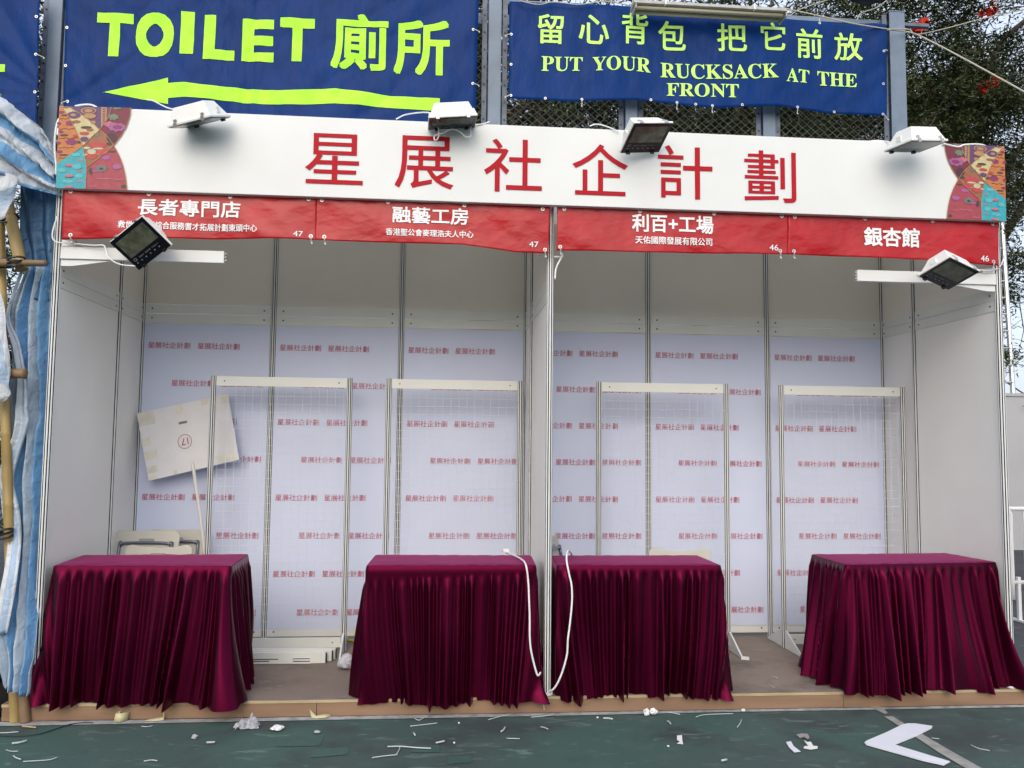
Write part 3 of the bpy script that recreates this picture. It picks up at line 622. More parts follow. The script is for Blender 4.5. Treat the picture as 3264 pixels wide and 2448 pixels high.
lamp(LP['B'], 'floodlight facing down on the arm at the right end of the booth', (5.43, -.022, 2.66), [ya(3198, 790, -.04), ya(3204, 810, -.06), ya(3190, 845, -.06), ya(3176, 858, -.04), ya(3150, 862, -.06), ya(3110, 860, -.1)])
lamp(LP['C'], 'header floodlight nearest the left patchwork corner, seen edge on', (.91, -.10, 3.50), [ya(470, 318, -.06), ya(490, 322, -.08), ya(530, 342, -.1), ya(560, 350, -.11)])
lamp(LP['D'], 'header floodlight above the second red character with looped cable', (2.36, -.10, 3.50), [ya(1262, 380, -.09), ya(1300, 364, -.1), ya(1378, 362, -.12), ya(1398, 415, -.2), ya(1396, 440, -.2), ya(1386, 447, -.21), ya(1386, 432, -.2), ya(1410, 425, -.2), ya(1440, 412, -.2), ya(1465, 420, -.2), ya(1485, 435, -.2), ya(1500, 434, -.19), ya(1500, 408, -.16), ya(1510, 400, -.13), ya(1540, 395, -.12), ya(1560, 388, -.1)])
lamp(LP['E'], 'header floodlight with its dark glass turned outward, above the fourth character', (3.52, -.10, 3.50), [ya(1880, 402, -.1), ya(1900, 396, -.1), ya(1930, 402, -.12), ya(1975, 420, -.14)])
lamp(LP['F'], 'header floodlight nearest the right patchwork corner', (5.22, -.10, 3.50), [ya(2750, 455, -.1), ya(2790, 448, -.1), ya(2830, 452, -.13), ya(2850, 458, -.2)])
# cables along the header and posts
def cable(name, label, pts, r, m, k=5): 
    P = smooth(pts, k); o = MB().tube(P, r, 8).build(name, m, smooth=True); tag(o, label, 'cable'); return o
cable('power_cable', 'white cable running down beside the left edge of the header', [ya(197, 372, -.09), ya(185, 385, -.1), ya(177, 420, -.11), ya(174, 470, -.1), ya(178, 520, -.09), ya(180, 560, -.08)], .006, CABLE)
cable('power_cable', 'white cable arching over the left patchwork corner of the header', [ya(240, 338, -.08), ya(262, 334, -.09), ya(290, 334, -.09), ya(312, 344, -.085)], .0055, CABLE)
cable('power_cable', 'white cable lying on the header top beside the right patchwork corner', [ya(3005, 458, -.13), ya(3030, 464, -.12), ya(3055, 468, -.12), ya(3072, 462, -.12), ya(3100, 460, -.12), ya(3125, 461, -.11), ya(3142, 466, -.09)], .0065, CABLE)
cable('power_cable', 'white cable hanging on the middle post below the red banners', [ya(1797, 803, -.03), ya(1790, 820, -.03), ya(1778, 842, -.03), ya(1771, 862, -.03), ya(1769, 890, -.03)], .006, CABLE)
pz = lambda x, y: (1550 + x * .3376, 1720 + y * .3376)
def fr_(x, y, yy): return at(*pz(x, y), 'y', yy)
def tp_(x, y): return at(*pz(x, y), 'z', Z + .012)
c1 = [at(*pz(175, 118), 'z', Z + .03), tp_(215, 132), tp_(275, 155), tp_(330, 185), fr_(372, 235, -.055), fr_(395, 380, -.08), fr_(404, 570, -.10), fr_(410, 750, -.12), fr_(410, 900, -.135), fr_(420, 1030, -.145), fr_(445, 1150, -.15), fr_(475, 1260, -.155), fr_(492, 1283, -.15), fr_(512, 1255, -.12)]
c2 = [at(*pz(812, 150), 'z', Z + .01), at(*pz(795, 118), 'z', Z + .06), at(*pz(768, 108), 'y', .06), fr_(758, 190, -.03), fr_(783, 330, -.06), fr_(805, 430, -.075), fr_(810, 560, -.09), fr_(800, 700, -.105), fr_(785, 830, -.115), fr_(770, 950, -.125), fr_(765, 1060, -.13), fr_(745, 1160, -.135), fr_(710, 1270, -.135), fr_(670, 1360, -.13), fr_(630, 1415, -.12), fr_(590, 1432, -.09)]
o = cable('extension_cord', 'white extension cord hanging down the table left of the middle post', c1, .0058, CABLE)
pl = MB(); p = at(*pz(183, 105), 'z', Z + .03); pl.obox(p, (.022, .004, 0), (-.004, .016, 0), (0, 0, .012)); pl.build('plug', CABLE, o, bevel=.004)
cable('extension_cord', 'white extension cord hanging down the table right of the middle post', c2, .0058, CABLE)
# ============================================================ CHAIRS
def chair(c, ang, tilt, width, label, fold=True):
    """c: top centre of the backrest"""
    t = thing('folding_chair', (float(c[0]), float(c[1]), 0), label, 'chair', 'beige folding chairs behind the tables')
    ca, sa = math.cos(R(ang)), math.sin(R(ang)); X = np.array([ca, sa, 0]); B = np.array([-sa, ca, 0]); U = np.array([B[0] * math.sin(R(tilt)), B[1] * math.sin(R(tilt)), math.cos(R(tilt))]); N = np.cross(X, U)
    hw = width / 2; top = np.array(c)
    def P(x, z, n=0): return top + X * x + U * z + N * n
    def rrect(w0, w1, z0, z1, r, dip=0):
        pts = []
        for cx, cz, a0 in ((w1 - r, z1 - r, 0), (-w1 + r, z1 - r, 90)):
            for k in range(5): a = R(a0 + k * 22.5); pts.append((cx + r * math.cos(a), cz + r * math.sin(a)))
            if a0 == 0 and dip: pts += [(w1 * .5, z1 - dip * .7), (0, z1 - dip), (-w1 * .5, z1 - dip * .7)]
        return pts + [(-w0, z0), (w0, z0)]
    dip = .022 if not fold else 0
    MB().prism([P(x, z) for x, z in rrect(hw * .97, hw, -.20, 0, .045, dip)], N * .016).build('backrest', CHAIR, t, bevel=.004)
    for k in (0,):
        b = MB(); zc = -.075
        b.prism([P(x, z, .0165) for x, z in ((-.055, zc - .018), (.055, zc - .018), (.055, zc + .012), (.045, zc + .018), (-.045, zc + .018), (-.055, zc + .012))], N * .002); b.build('handle_slot', CHAIRG, t)
    hgt = top[2] / max(.2, math.cos(R(tilt)))
    MB().prism([P(x, z, -.025) for x, z in rrect(hw * .9, hw * .92, -hgt * .80, -hgt * .42, .04)], N * .02).build('seat', CHAIR, t, bevel=.004)
    f = MB(); r = .011; zt = -.1
    f.tube(smooth([P(-hw * .80, -hgt + .012, .028), P(-hw * .80, -.14, .028), P(-hw * .74, -.105, .028), P(-hw * .55, -.09, .028), P(hw * .55, -.09, .028), P(hw * .74, -.105, .028), P(hw * .80, -.14, .028), P(hw * .80, -hgt + .012, .028)], 4), r, 8); f.build('front_frame', TUBE, t, smooth=True)
    f = MB()
    for s_ in (-1, 1): f.tube([P(s_ * hw * .94, -.19, .012), P(s_ * hw * .94, -hgt + .02, .05)], r, 8)
    f.tube([P(-hw * .94, -hgt + .12, .045), P(hw * .94, -hgt + .12, .045)], r * .8, 8); f.build('rear_frame', TUBE, t, smooth=True)
    return t
chair(at(474, 1692, 'y', 1.13), -1.5, 12, .46, 'folded chair with grey tube frame leaning at the left wall')
chair(at(565, 1688, 'y', 1.33), -1, 9, .42, 'folded chair rearmost behind the left table, next to the placard stick')
chair(at(510, 1736, 'y', .80), -2, 6, .45, 'beige chair backrest directly behind the left end table', False)
chair(at(2165, 1746, 'y', .66), 1, 6, .45, 'cream chair with hand slot behind the table right of the middle post', False)
chair(at(1752, 1712, 'y', .95), 70, 10, .40, 'folded chair leaning on the partition, mostly hidden by the middle post')
# ============================================================ PLACARD
pl = thing('placard', tuple(map(float, at(640, 1690, 'y', 1.25))), 'plain cardboard placard on a white stick tilted against the back wall', 'placard')
CARD = mat('taped card', (.76, .76, .78), .7, var=.04, vscale=6, bump=.05)
PT = [at(436, 1318, 'y', 1.37), at(726, 1255, 'y', 1.37), at(762, 1465, 'y', 1.30), at(474, 1533, 'y', 1.30)]
nn = np.cross(PT[1] - PT[0], PT[2] - PT[0]); nn = nn / np.linalg.norm(nn); nn = nn if nn[1] < 0 else -nn
def bq(s, t, o=.002): return lerp(lerp(PT[3], PT[2], s), lerp(PT[0], PT[1], s), t) + nn * o
TPE = mat('yellowed tape', (.70, .68, .60), .4, var=.1, vscale=15)
q = MB().prism(PT[::-1], -nn * .012); q.mi = 1
for s0, s1, t0, t1 in ((.0, .18, .80, .99), (.42, .49, .86, 1.0), (.70, .77, .9, 1), (.88, .99, .88, 1), (.0, .09, .50, .62), (.0, .14, .3, .42), (.0, .12, .1, .2), (.0, .10, 0, .06), (.75, .97, .02, .13), (.28, .32, 0, .07)):
    q.add([bq(s0, t0), bq(s1, t0), bq(s1, t1), bq(s0, t1)], [(0, 1, 2, 3)])
q.mi = 2; ex = PT[1] - PT[0]; ex = ex / np.linalg.norm(ex); ez = np.cross(nn, ex) * -1; ez = ez if ez[2] > 0 else -ez; c2_ = bq(.47, .72, .003)
for k in range(7): q.add([c2_ + ex * (-.03 + k * .009 + dx) + ez * dz for dx, dz in ((0, -.009), (.006, -.009), (.006, .009), (0, .009))], [(0, 1, 2, 3)])
board = q.build('board', [CARD, TPE, BLACK], pl)
q = MB(); c = bq(.455, .44, .003); ex = PT[1] - PT[0]; ex = ex / np.linalg.norm(ex); ez = np.cross(nn, ex)* -1; ez = ez if ez[2] > 0 else -ez
q.disc(c, ex * .052, ez * .056, 28, .93); q.build('drawn_circle', mat('red pen', (.32, .03, .06), .6), board)
q = MB(); text_quad(q, '17', lambda s, t: c + ex * (.026 - .052 * s) + ez * (.026 - .052 * t)); q.build('handwritten_number', MATS['red pen'], board)
MB().tube([at(612, 1470, 'y', 1.315), at(618, 1502, 'y', 1.28), at(645, 1690, 'y', 1.22), at(668, 1900, 'y', 1.16)], .0125, 10).build('stick', mat('white stick', (.7, .7, .68), .4), pl)
# ============================================================ LOOSE PARTS ON THE STAGE
zf = lambda x, y: (780 + x * .1808, 1980 + y * .1808)
def on(p, z): return at(*zf(*p), 'z', z)
a0 = on((1190, 728), .002); a1 = on((1425, 735), .002)
for i, (dy, ex_, lb) in enumerate(((0, 0, 'loose white booth rail lying foremost of three behind the left table'), (.055, .035, 'loose white booth rail lying in the middle of three on the deck'), (.10, .055, 'loose white booth rail lying rearmost of three against the rack'))):
    x1 = float(a1[0]) + ex_; y = float(a1[1]) + dy
    o = thing('loose_rail', (x1 - .5, y, 0), lb, 'metal rail', 'loose booth rails on the deck')
    MB().box((x1 - .96, y - .016, .003), (x1, y + .016, .078)).build('rail_body', RAIL, o, bevel=.002)
    MB().box((x1 + .0005, y - .010, .012), (x1 + .008, y + .010, .07)).build('end_hook', GROOVE, o)
y = float(on((880, 745), .0)[1]); xa = float(on((1185, 690), .01)[0])
o = thing('loose_post', (xa - .4, y, 0), 'loose grooved booth post lying on the deck in front of the rails', 'metal post')
q = MB(); q.box((xa - .95, y - .018, .003), (xa - .13, y + .018, .042)); q.mi = 1
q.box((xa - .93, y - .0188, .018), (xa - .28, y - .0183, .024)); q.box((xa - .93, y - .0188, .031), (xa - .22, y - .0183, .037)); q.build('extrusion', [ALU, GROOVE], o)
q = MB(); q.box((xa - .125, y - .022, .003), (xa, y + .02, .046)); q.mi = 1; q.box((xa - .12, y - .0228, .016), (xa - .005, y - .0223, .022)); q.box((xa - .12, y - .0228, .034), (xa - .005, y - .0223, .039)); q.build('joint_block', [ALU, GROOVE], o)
def blob(name, c, r, m, label, cat, seed, flat=1, n=3, parent=None):
    bm = bmesh.new(); bmesh.ops.create_icosphere(bm, subdivisions=n, radius=1)
    q = MB(); vs = []
    for v in bm.verts:
        k = 1 + .45 * noise.noise(v.co * 1.6 + Vector((seed, 0, 0))) + .22 * abs(noise.noise(v.co * 4.5 + Vector((0, seed, 0)))); p = v.co * k
        vs.append((c[0] + p.x * r[0], c[1] + p.y * r[1], max(c[2] + p.z * r[2], c[2] - r[2] * .8)))
    bm.verts.index_update(); q.add(vs, [tuple(x.index for x in f.verts) for f in bm.faces]); bm.free()
    o = q.build(name, m, parent); return tag(o, label, cat) if label else o
BAG = mat('thin plastic bag', (.62, .63, .66), .3, bump=.4, bscale=40, alpha=.85)
p = on((1810, 700), .06); blob('plastic_bag', (p[0], p[1] + .02, .045), (.06, .045, .045), mat('white plastic bag', (.50, .52, .58), .4, bump=.4, bscale=40), 'crumpled white plastic bag on the deck beside the rack foot', 'bag', 4)
p = on((1870, 345), .02); q = MB(); q.tube(smooth([(p[0] - .06, p[1], .02), (p[0] - .02, p[1] + .005, .022), (p[0] + .05, p[1], .018), (p[0] + .10, p[1] + .02, .02)], 4), .012, 8)
tag(q.build('yellow_strap', mat('yellow strap', (.35, .33, .02), .5), smooth=True), 'rolled yellow strap on the deck below the back wall', 'strap')
c = at(2375, 2098, 'z', .01); q = MB(); q.obox(c, (.026, -.012, .0), (.008, .022, .004), (0, 0, .004)); tag(q.build('metal_clip', ALU, bevel=.002), 'small bent metal clip lying at a rack foot on the deck', 'clip')
# ============================================================ FENCE
fence = thing('steel_fence', (2.7, 2.05, GZ), 'tall blue grey steel court fence with chain link panels behind the booth', 'fence')
YF = 2.0
posts = [(-1.02, .11, 5.9), (2.75, .115, 5.95), (3.99, .11, 5.52), (5.27, .115, 5.52), (6.515, .15, 5.60), (-4.6, .11, 5.9)]
for x, wd, zt in posts:
    pm = MB(); h = wd / 2
    pm.box((x - h, YF, GZ), (x + h, YF + .012, zt)).box((x - .012, YF + .0125, GZ), (x + .012, YF + .1295, zt)).box((x - h, YF + .13, GZ), (x + h, YF + .142, zt))
    if wd > .14: pm.box((x - h - .002, YF - .004, zt), (x + h + .002, YF + .15, zt + .012))
    po = pm.build('post', STEEL, fence, bevel=.003)
    for s_ in (-1, 1):
        if s_ > 0 and wd > .14: continue
        xx = x + s_ * (h + .034)
        an = MB(); an.box((xx - .022, YF + .03, GZ), (xx + .022, YF + .038, zt - .02)).box((xx - s_ * .022, YF + .0385, GZ), (xx - s_ * .016, YF + .07, zt - .02))
        for k in range(int((zt - 3.4) / .16)):
            an.mi = 1; an.tube([(xx, YF + .022, 3.45 + k * .16), (xx, YF + .031, 3.45 + k * .16)], .008, 6)
        an.build('angle_iron', [STEELD, SCREW], po)
rz = float(at(165, 365, 'y', YF + .05)[2])
for z, a, b, hh in ((rz, -4.5, -1.08, .035), (rz - .03, -.96, 2.68, .05), (5.36, 2.82, 6.43, .05), (5.36, -.96, 2.68, .05), (5.53, 2.82, 6.6, .022), (2.2, -.96, 2.68, .05), (2.2, 2.82, 6.43, .05)):
    MB().box((a, YF + .075, z - hh), (b, YF + .125, z + hh)).build('rail', STEEL, fence, bevel=.003)
MB().box((6.60, YF + .05, 5.50), (6.86, YF + .1, 5.53)).build('rail', STEELD, fence)
def links(x0, x1, z0, z1, pitch=.082):
    q = MB(); H = z1 - z0; asp = .85; off = H / asp; r = .0021
    for d in (1, -1):
        k = -int(off / pitch) - 1
        while x0 + k * pitch < x1 + off:
            xs_ = x0 + k * pitch      # at z0 (d=1) moving right, (d=-1) moving left
            a = (xs_, z0); b = (xs_ + d * off, z1); k += 1
            ta, tb = 0, 1
            for lim, sg in ((x0, 1), (x1, -1)):
                fa, fb = sg * (a[0] - lim), sg * (b[0] - lim)
                if fa < 0 and fb < 0: ta, tb = 1, 0
                elif fa < 0: ta = max(ta, fa / (fa - fb))
                elif fb < 0: tb = min(tb, fa / (fa - fb))
            if tb - ta < .01: continue
            P = [(a[0] + (b[0] - a[0]) * t, YF + .055 + (.002 if d > 0 else -.002), a[1] + (b[1] - a[1]) * t) for t in (ta, tb)]
            q.tube(P, r, 4, False)
    return q.build('chain_link', WIRE, fence)
links(-.93, 2.65, 3.7, 5.6); links(2.85, 3.90, 3.7, 5.3); links(4.08, 5.18, 3.7, 5.3); links(5.36, 6.40, 3.7, 5.3); links(-4.5, -1.1, 3.4, 5.6)
# fluorescent batten on the fence top
fl = thing('batten_light', tuple(map(float, at(2260, 30, 'y', 1.72))), 'grimy fluorescent batten light fixed along the top of the fence', 'lamp')
pA = at(2016, 12, 'y', 1.70); pB = at(2500, 46, 'y', 1.70); zc = (pA[2] + pB[2]) / 2
BH = mat('grimy batten housing', (.38, .37, .33), .5, var=.2, vscale=12)
x0, x1 = float(pA[0]), float(pB[0])
MB().prism([(x0, 1.66, zc + .028), (x0, 1.76, zc + .028), (x0, 1.80, zc - .02), (x0, 1.62, zc - .02)], (x1 - x0, 0, 0)).build('housing', BH, fl, bevel=.004)
for y in (1.665, 1.755): MB().tube([(x0 + .03, y, zc - .038), (x1 - .03, y, zc - .038)], .015, 10).build('lamp_tube', mat('yellowed tube', (.46, .43, .30), .35), fl, smooth=True)
for x in (x0 + .01, x1 - .014): MB().box((x, 1.63, zc - .06), (x + .012, 1.79, zc - .021)).build('end_cap', BH, fl)
for t in (.2, .78): MB().box((x0 + (x1 - x0) * t - .006, 1.614, zc - .024), (x0 + (x1 - x0) * t + .006, 1.655, zc + .032)).build('strap', CABLE, fl)
cable('overhead_cable', 'cream cable from the batten light past the fence corner down to the right', [ya(2480, 22, 1.68), ya(2600, 48, 1.7), ya(2720, 75, 1.75), ya(2850, 96, 1.9), ya(2905, 104, 1.92), ya(2960, 128, 1.5), ya(3060, 180, 1.2), ya(3264, 292, .6), ya(3400, 372, .3)], .0062, CREAMC)
cable('overhead_cable', 'cream cable rising to the right from the tall fence corner post', [ya(2790, 106, 1.9), ya(2850, 92, 1.88), ya(2900, 95, 1.95), ya(2920, 110, 1.9), ya(3010, 92, 1.7), ya(3130, 60, 1.5), ya(3264, 30, 1.2), ya(3400, 0, 1)], .0048, CREAMC)
cable('overhead_cable', 'thin pale cable looping above the top of the rucksack banner', [ya(2515, 52, 1.8), ya(2545, 32, 1.8), ya(2600, 12, 1.8), ya(2660, -8, 1.8)], .0042, CREAMC)
cable('overhead_cable', 'pale cable arching up beside the tall fence corner post', [ya(2730, 66, 1.85), ya(2745, 42, 1.85), ya(2790, 26, 1.85), ya(2820, 6, 1.85), ya(2850, -20, 1.85)], .004, CREAMC)
cable('overhead_cable', 'pale cable sagging along the top left of the rucksack banner', [ya(1640, -4, 1.8), ya(1680, 8, 1.8), ya(1720, 14, 1.8), ya(1760, 6, 1.8), ya(1800, 10, 1.8), ya(1850, 14, 1.8), ya(1930, 4, 1.8), ya(2000, 16, 1.76)], .0048, CREAMC)
blob('black_lamp_head', at(2770, -8, 'y', 1.95), (.14, .1, .05), BLACK, 'black floodlight head cut off by the top edge above the fence corner', 'lamp', 2)
# ============================================================ RIGHT BACKGROUND
WY = 7.8
hw = thing('site_wall', (11, WY, GZ), 'plain pale grey hoarding wall in the right background', 'wall')
HO = mat('grey hoarding', (.40, .41, .43), .6, var=.05, vscale=1.2)
zt = float(at(3235, 1263, 'y', WY)[2])
for k in range(6):
    MB().box((5.5 + k * 1.9, WY, GZ), (5.5 + k * 1.9 + 1.897, WY + .05, zt)).build('wall_panel', HO, hw)
MB().box((5.5, WY - .02, zt + .001), (16.9, WY + .07, zt + .05)).build('cap_rail', HO, hw)
ba = thing('crowd_barrier', tuple(map(float, at(3300, 1900, 'y', 2.4))), 'white tubular crowd barrier at the right edge of the court', 'barrier')
WB = mat('white barrier paint', (.72, .73, .75), .4, var=.05)
xa = float(at(3222, 1700, 'y', 2.4)[0]); zt_, zb_ = float(at(3240, 1622, 'y', 2.4)[2]), float(at(3240, 1856, 'y', 2.4)[2])
q = MB(); q.tube(smooth([(xa, 2.4, zb_ - .16), (xa, 2.4, zt_ - .05), (xa + .03, 2.4, zt_), (xa + 2.0, 2.4, zt_), (xa + 2.03, 2.4, zt_ - .05), (xa + 2.03, 2.4, zb_ - .16)], 4), .022, 10); q.tube([(xa, 2.4, zb_), (xa + 2.03, 2.4, zb_)], .018, 10); q.build('frame', WB, ba, smooth=True)
for k in range(1, 15): MB().tube([(xa + k * .136, 2.4, zb_), (xa + k * .136, 2.4, zt_)], .009, 8).build('bar', WB, ba)
for x in (xa + .06, xa + 1.97): MB().box((x - .02, 2.1, GZ + .001), (x + .02, 2.7, GZ + .02)).box((x - .015, 2.385, GZ + .021), (x + .015, 2.415, zb_ + .05)).build('foot', WB, ba)
la = thing('ladder', tuple(map(float, at(3234, 1300, 'y', 8.6))), 'tall aluminium ladder leaning in front of the tree at the right edge', 'ladder')
AL = mat('ladder aluminium', (.55, .58, .60), .35, metal=.6)
l0, l1 = at(3192, 690, 'y', 8.4), at(3236, 1330, 'y', 8.0); off = np.array([-.42, 0, 0])
for o_ in (0, 1): MB().tube([l0 + off * o_, l1 + off * o_ + np.array([0, 0, -.3])], .04, 8).build('side_rail', AL, la)
for k in range(13):
    p = lerp(l0, l1, k / 12.0); MB().tube([p, p + off], .018, 6).build('rung', AL, la)
# ============================================================ LEFT: tarpaulin and bamboo
def stripe_mat(name, ca, cb, n, rough=.4, axis='Y', lo=.52, hi=.60):
    m = bpy.data.materials.new(name); m.use_nodes = True; t = m.node_tree; p = t.nodes['Principled BSDF']; L = t.links
    uv = t.nodes.new('ShaderNodeTexCoord'); sp = t.nodes.new('ShaderNodeSeparateXYZ'); L.new(uv.outputs['UV'], sp.inputs[0])
    mu = t.nodes.new('ShaderNodeMath'); mu.operation = 'MULTIPLY'; mu.inputs[1].default_value = n * 2 * math.pi; L.new(sp.outputs[axis], mu.inputs[0])
    si = t.nodes.new('ShaderNodeMath'); si.operation = 'SINE'; L.new(mu.outputs[0], si.inputs[0])
    mr = t.nodes.new('ShaderNodeMapRange'); mr.inputs[1].default_value = -.12; mr.inputs[2].default_value = .12; L.new(si.outputs[0], mr.inputs[0])
    x = t.nodes.new('ShaderNodeMix'); x.data_type = 'RGBA'; x.inputs[6].default_value = (*ca, 1); x.inputs[7].default_value = (*cb, 1); L.new(mr.outputs[0], x.inputs[0])
    nt_ = t.nodes.new('ShaderNodeTexNoise'); nt_.inputs['Scale'].default_value = 7; nt_.inputs['Detail'].default_value = 7; L.new(uv.outputs['Object'], nt_.inputs[0])
    y = t.nodes.new('ShaderNodeMix'); y.data_type = 'RGBA'; y.blend_type = 'MULTIPLY'; y.inputs[0].default_value = .55
    r2 = t.nodes.new('ShaderNodeMapRange'); r2.inputs[1].default_value = .3; r2.inputs[2].default_value = .65; r2.inputs[3].default_value = .55; L.new(nt_.outputs[0], r2.inputs[0]); L.new(x.outputs[2], y.inputs[6]); L.new(r2.outputs[0], y.inputs[7])
    L.new(y.outputs[2], p.inputs['Base Color']); p.inputs['Roughness'].default_value = rough
    b = t.nodes.new('ShaderNodeBump'); b.inputs['Strength'].default_value = .9; b.inputs['Distance'].default_value = .02
    n2 = t.nodes.new('ShaderNodeTexNoise'); n2.inputs['Scale'].default_value = 14; n2.inputs['Detail'].default_value = 6; n2.inputs['Distortion'].default_value = .6; L.new(uv.outputs['Object'], n2.inputs[0]); L.new(n2.outputs[0], b.inputs['Height']); L.new(b.outputs[0], p.inputs['Normal'])
    return m
tp = thing('striped_tarpaulin', tuple(map(float, at(60, 2200, 'y', 0))), 'blue and white striped tarpaulin hanging over bamboo at the left edge', 'tarpaulin')
def sheet(name, A, B, m, nu, nv, fold=.0, fk=1.0, sd=0, solid=.002):
    """A, B: polylines of (u, v, depth); stripes run along them"""
    PA = smooth([ya(u, v, y) for u, v, y in A], 6); PB = smooth([ya(u, v, y) for u, v, y in B], 6)
    def f(s, t):
        p = lerp(poly_at(PA, s), poly_at(PB, s), t); d = fold * (math.sin(t * fk * 2 * math.pi + 1.5 * math.sin(s * 3 + sd)) * .6 + noise.noise(Vector((s * 5, t * 4, sd))) * .8 + noise.noise(Vector((s * 22, t * 9, sd + 3))) * .30)
        return (p[0] + d * .3, p[1] + d, p[2] + d * .2)
    return MB().grid(f, nu, nv).build(name, m, tp, smooth=True, solid=solid)
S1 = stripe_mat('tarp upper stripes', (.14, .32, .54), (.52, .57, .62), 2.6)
S2 = stripe_mat('tarp shaded stripes', (.022, .10, .23), (.055, .16, .31), 2.6)  # darker copy of the tarp stripes, shade put into the colour
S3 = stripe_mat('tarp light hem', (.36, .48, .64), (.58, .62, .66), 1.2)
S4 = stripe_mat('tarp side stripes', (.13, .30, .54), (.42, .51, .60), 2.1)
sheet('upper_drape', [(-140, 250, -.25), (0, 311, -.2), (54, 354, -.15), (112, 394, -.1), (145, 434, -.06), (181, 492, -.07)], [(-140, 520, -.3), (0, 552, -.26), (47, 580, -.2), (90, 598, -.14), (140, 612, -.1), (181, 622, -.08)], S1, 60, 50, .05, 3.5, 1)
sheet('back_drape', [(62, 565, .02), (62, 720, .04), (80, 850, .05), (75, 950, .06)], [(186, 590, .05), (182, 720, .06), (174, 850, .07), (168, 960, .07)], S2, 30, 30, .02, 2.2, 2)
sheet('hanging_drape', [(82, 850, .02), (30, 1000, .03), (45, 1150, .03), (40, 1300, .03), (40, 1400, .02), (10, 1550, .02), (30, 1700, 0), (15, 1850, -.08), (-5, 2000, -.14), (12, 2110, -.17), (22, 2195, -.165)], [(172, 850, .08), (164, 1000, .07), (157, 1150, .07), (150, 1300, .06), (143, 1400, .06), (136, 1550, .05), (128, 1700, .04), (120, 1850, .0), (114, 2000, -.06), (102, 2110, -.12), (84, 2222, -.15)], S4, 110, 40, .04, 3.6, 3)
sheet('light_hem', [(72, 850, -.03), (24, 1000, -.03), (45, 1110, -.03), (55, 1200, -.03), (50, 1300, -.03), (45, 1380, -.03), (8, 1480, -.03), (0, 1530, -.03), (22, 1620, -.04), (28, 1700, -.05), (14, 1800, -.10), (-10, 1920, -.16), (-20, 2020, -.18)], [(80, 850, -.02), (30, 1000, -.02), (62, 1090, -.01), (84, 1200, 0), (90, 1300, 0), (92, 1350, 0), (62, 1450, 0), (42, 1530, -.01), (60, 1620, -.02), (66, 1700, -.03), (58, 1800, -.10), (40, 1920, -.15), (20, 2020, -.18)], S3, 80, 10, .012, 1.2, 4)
sheet('torn_flap', [(-40, 930, -.16), (0, 930, -.16), (18, 1050, -.16), (30, 1180, -.16)], [(-60, 1290, -.17), (0, 1282, -.17), (18, 1276, -.17), (32, 1258, -.17)], S3, 20, 16, .01, 1.1, 6)
sheet('knotted_end', [(-60, 540, -.28), (-10, 545, -.27), (50, 560, -.24), (58, 580, -.23)], [(-60, 690, -.28), (10, 700, -.26), (40, 640, -.23), (50, 600, -.23)], S3, 16, 10, .012, 1.4, 7)
BAM = mat('bamboo', (.36, .25, .09), .45, var=.22, vscale=6, stretch=(2, 2, .6), bump=.05)
BAMD = mat('weathered bamboo', (.20, .13, .07), .6, var=.25, vscale=8)
sc_ = thing('bamboo_scaffold', tuple(map(float, at(48, 2306, 'y', -.09))), 'lashed bamboo poles wrapped by the striped tarpaulin at the left edge', 'scaffold')
def bamboo(a, b, r, m=BAM, nodes=.38, taper=1.0):
    a, b = np.array(a), np.array(b); L_ = np.linalg.norm(b - a); k = max(2, int(L_ / nodes)); pts, rr = [], []
    for i in range(k + 1):
        t = i / k
        for dt, s_ in ((-.012, 1), (0, 1.12), (.012, 1)):
            tt = t + dt / L_
            if 0 <= tt <= 1: pts.append(lerp(a, b, tt)); rr.append(r * s_ * (1 + (taper - 1) * tt))
    if len(pts) < 2: pts = [a, b]; rr = [r, r]
    return MB().tube(pts, rr, 12).build('pole', m, sc_, smooth=True)
bamboo(at(48, 2303, 'z', GZ), at(-14, 300, 'y', .0), .028)
bamboo(at(81, 2303, 'z', GZ), at(60, 1900, 'y', .0), .032, BAMD)
bamboo(at(70, 860, 'y', -.06), at(0, 540, 'y', -.05), .034)
bamboo(at(-120, 838, 'y', -.12), at(146, 838, 'y', -.14), .030, BAMD, .5, .55)
bamboo(at(-100, 1190, 'y', -.09), at(80, 1191, 'y', -.11), .029, BAMD, .5, .98)
for (u, v, y) in ((8, 842, -.06), (52, 836, -.13), (30, 700, -.04), (12, 1700, -.07)):
    c = at(u, v, 'y', y); q = MB()
    for k in range(3): q.tube([c + np.array([.044 * math.cos(a), .044 * math.sin(a), (k - 1) * .016 + .012 * math.sin(a + k)]) for a in [i * math.pi / 8 for i in range(17)]], .007, 6)
    q.build('lashing', BLACK, sc_)
RUB = mat('tyre rubber', (.012, .012, .013), .6, var=.3, vscale=20)
c = np.array(at(-30, 2200, 'y', .25))
for dz, lb in ((.105, 'lower dark tyre behind the bamboo feet at the left edge'), (.31, 'upper dark tyre on another behind the tarpaulin at the left edge')):
    q = MB(); prof = [(.12, -.07), (.17, -.10), (.24, -.10), (.28, -.075), (.285, 0), (.28, .075), (.24, .10), (.17, .10), (.12, .07)]
    for k in range(40):
        a0, a1 = 2 * math.pi * k / 40, 2 * math.pi * (k + 1) / 40
        for (r0_, z0_), (r1_, z1_) in zip(prof, prof[1:]):
            q.add([(c[0] + r * math.cos(a), c[1] + r * math.sin(a), GZ + dz + z) for r, z, a in ((r0_, z0_, a0), (r0_, z0_, a1), (r1_, z1_, a1), (r1_, z1_, a0))], [(0, 1, 2, 3)])
    tag(q.build('rubber_tyre', RUB), lb, 'tyre', 'tyres at the left edge')
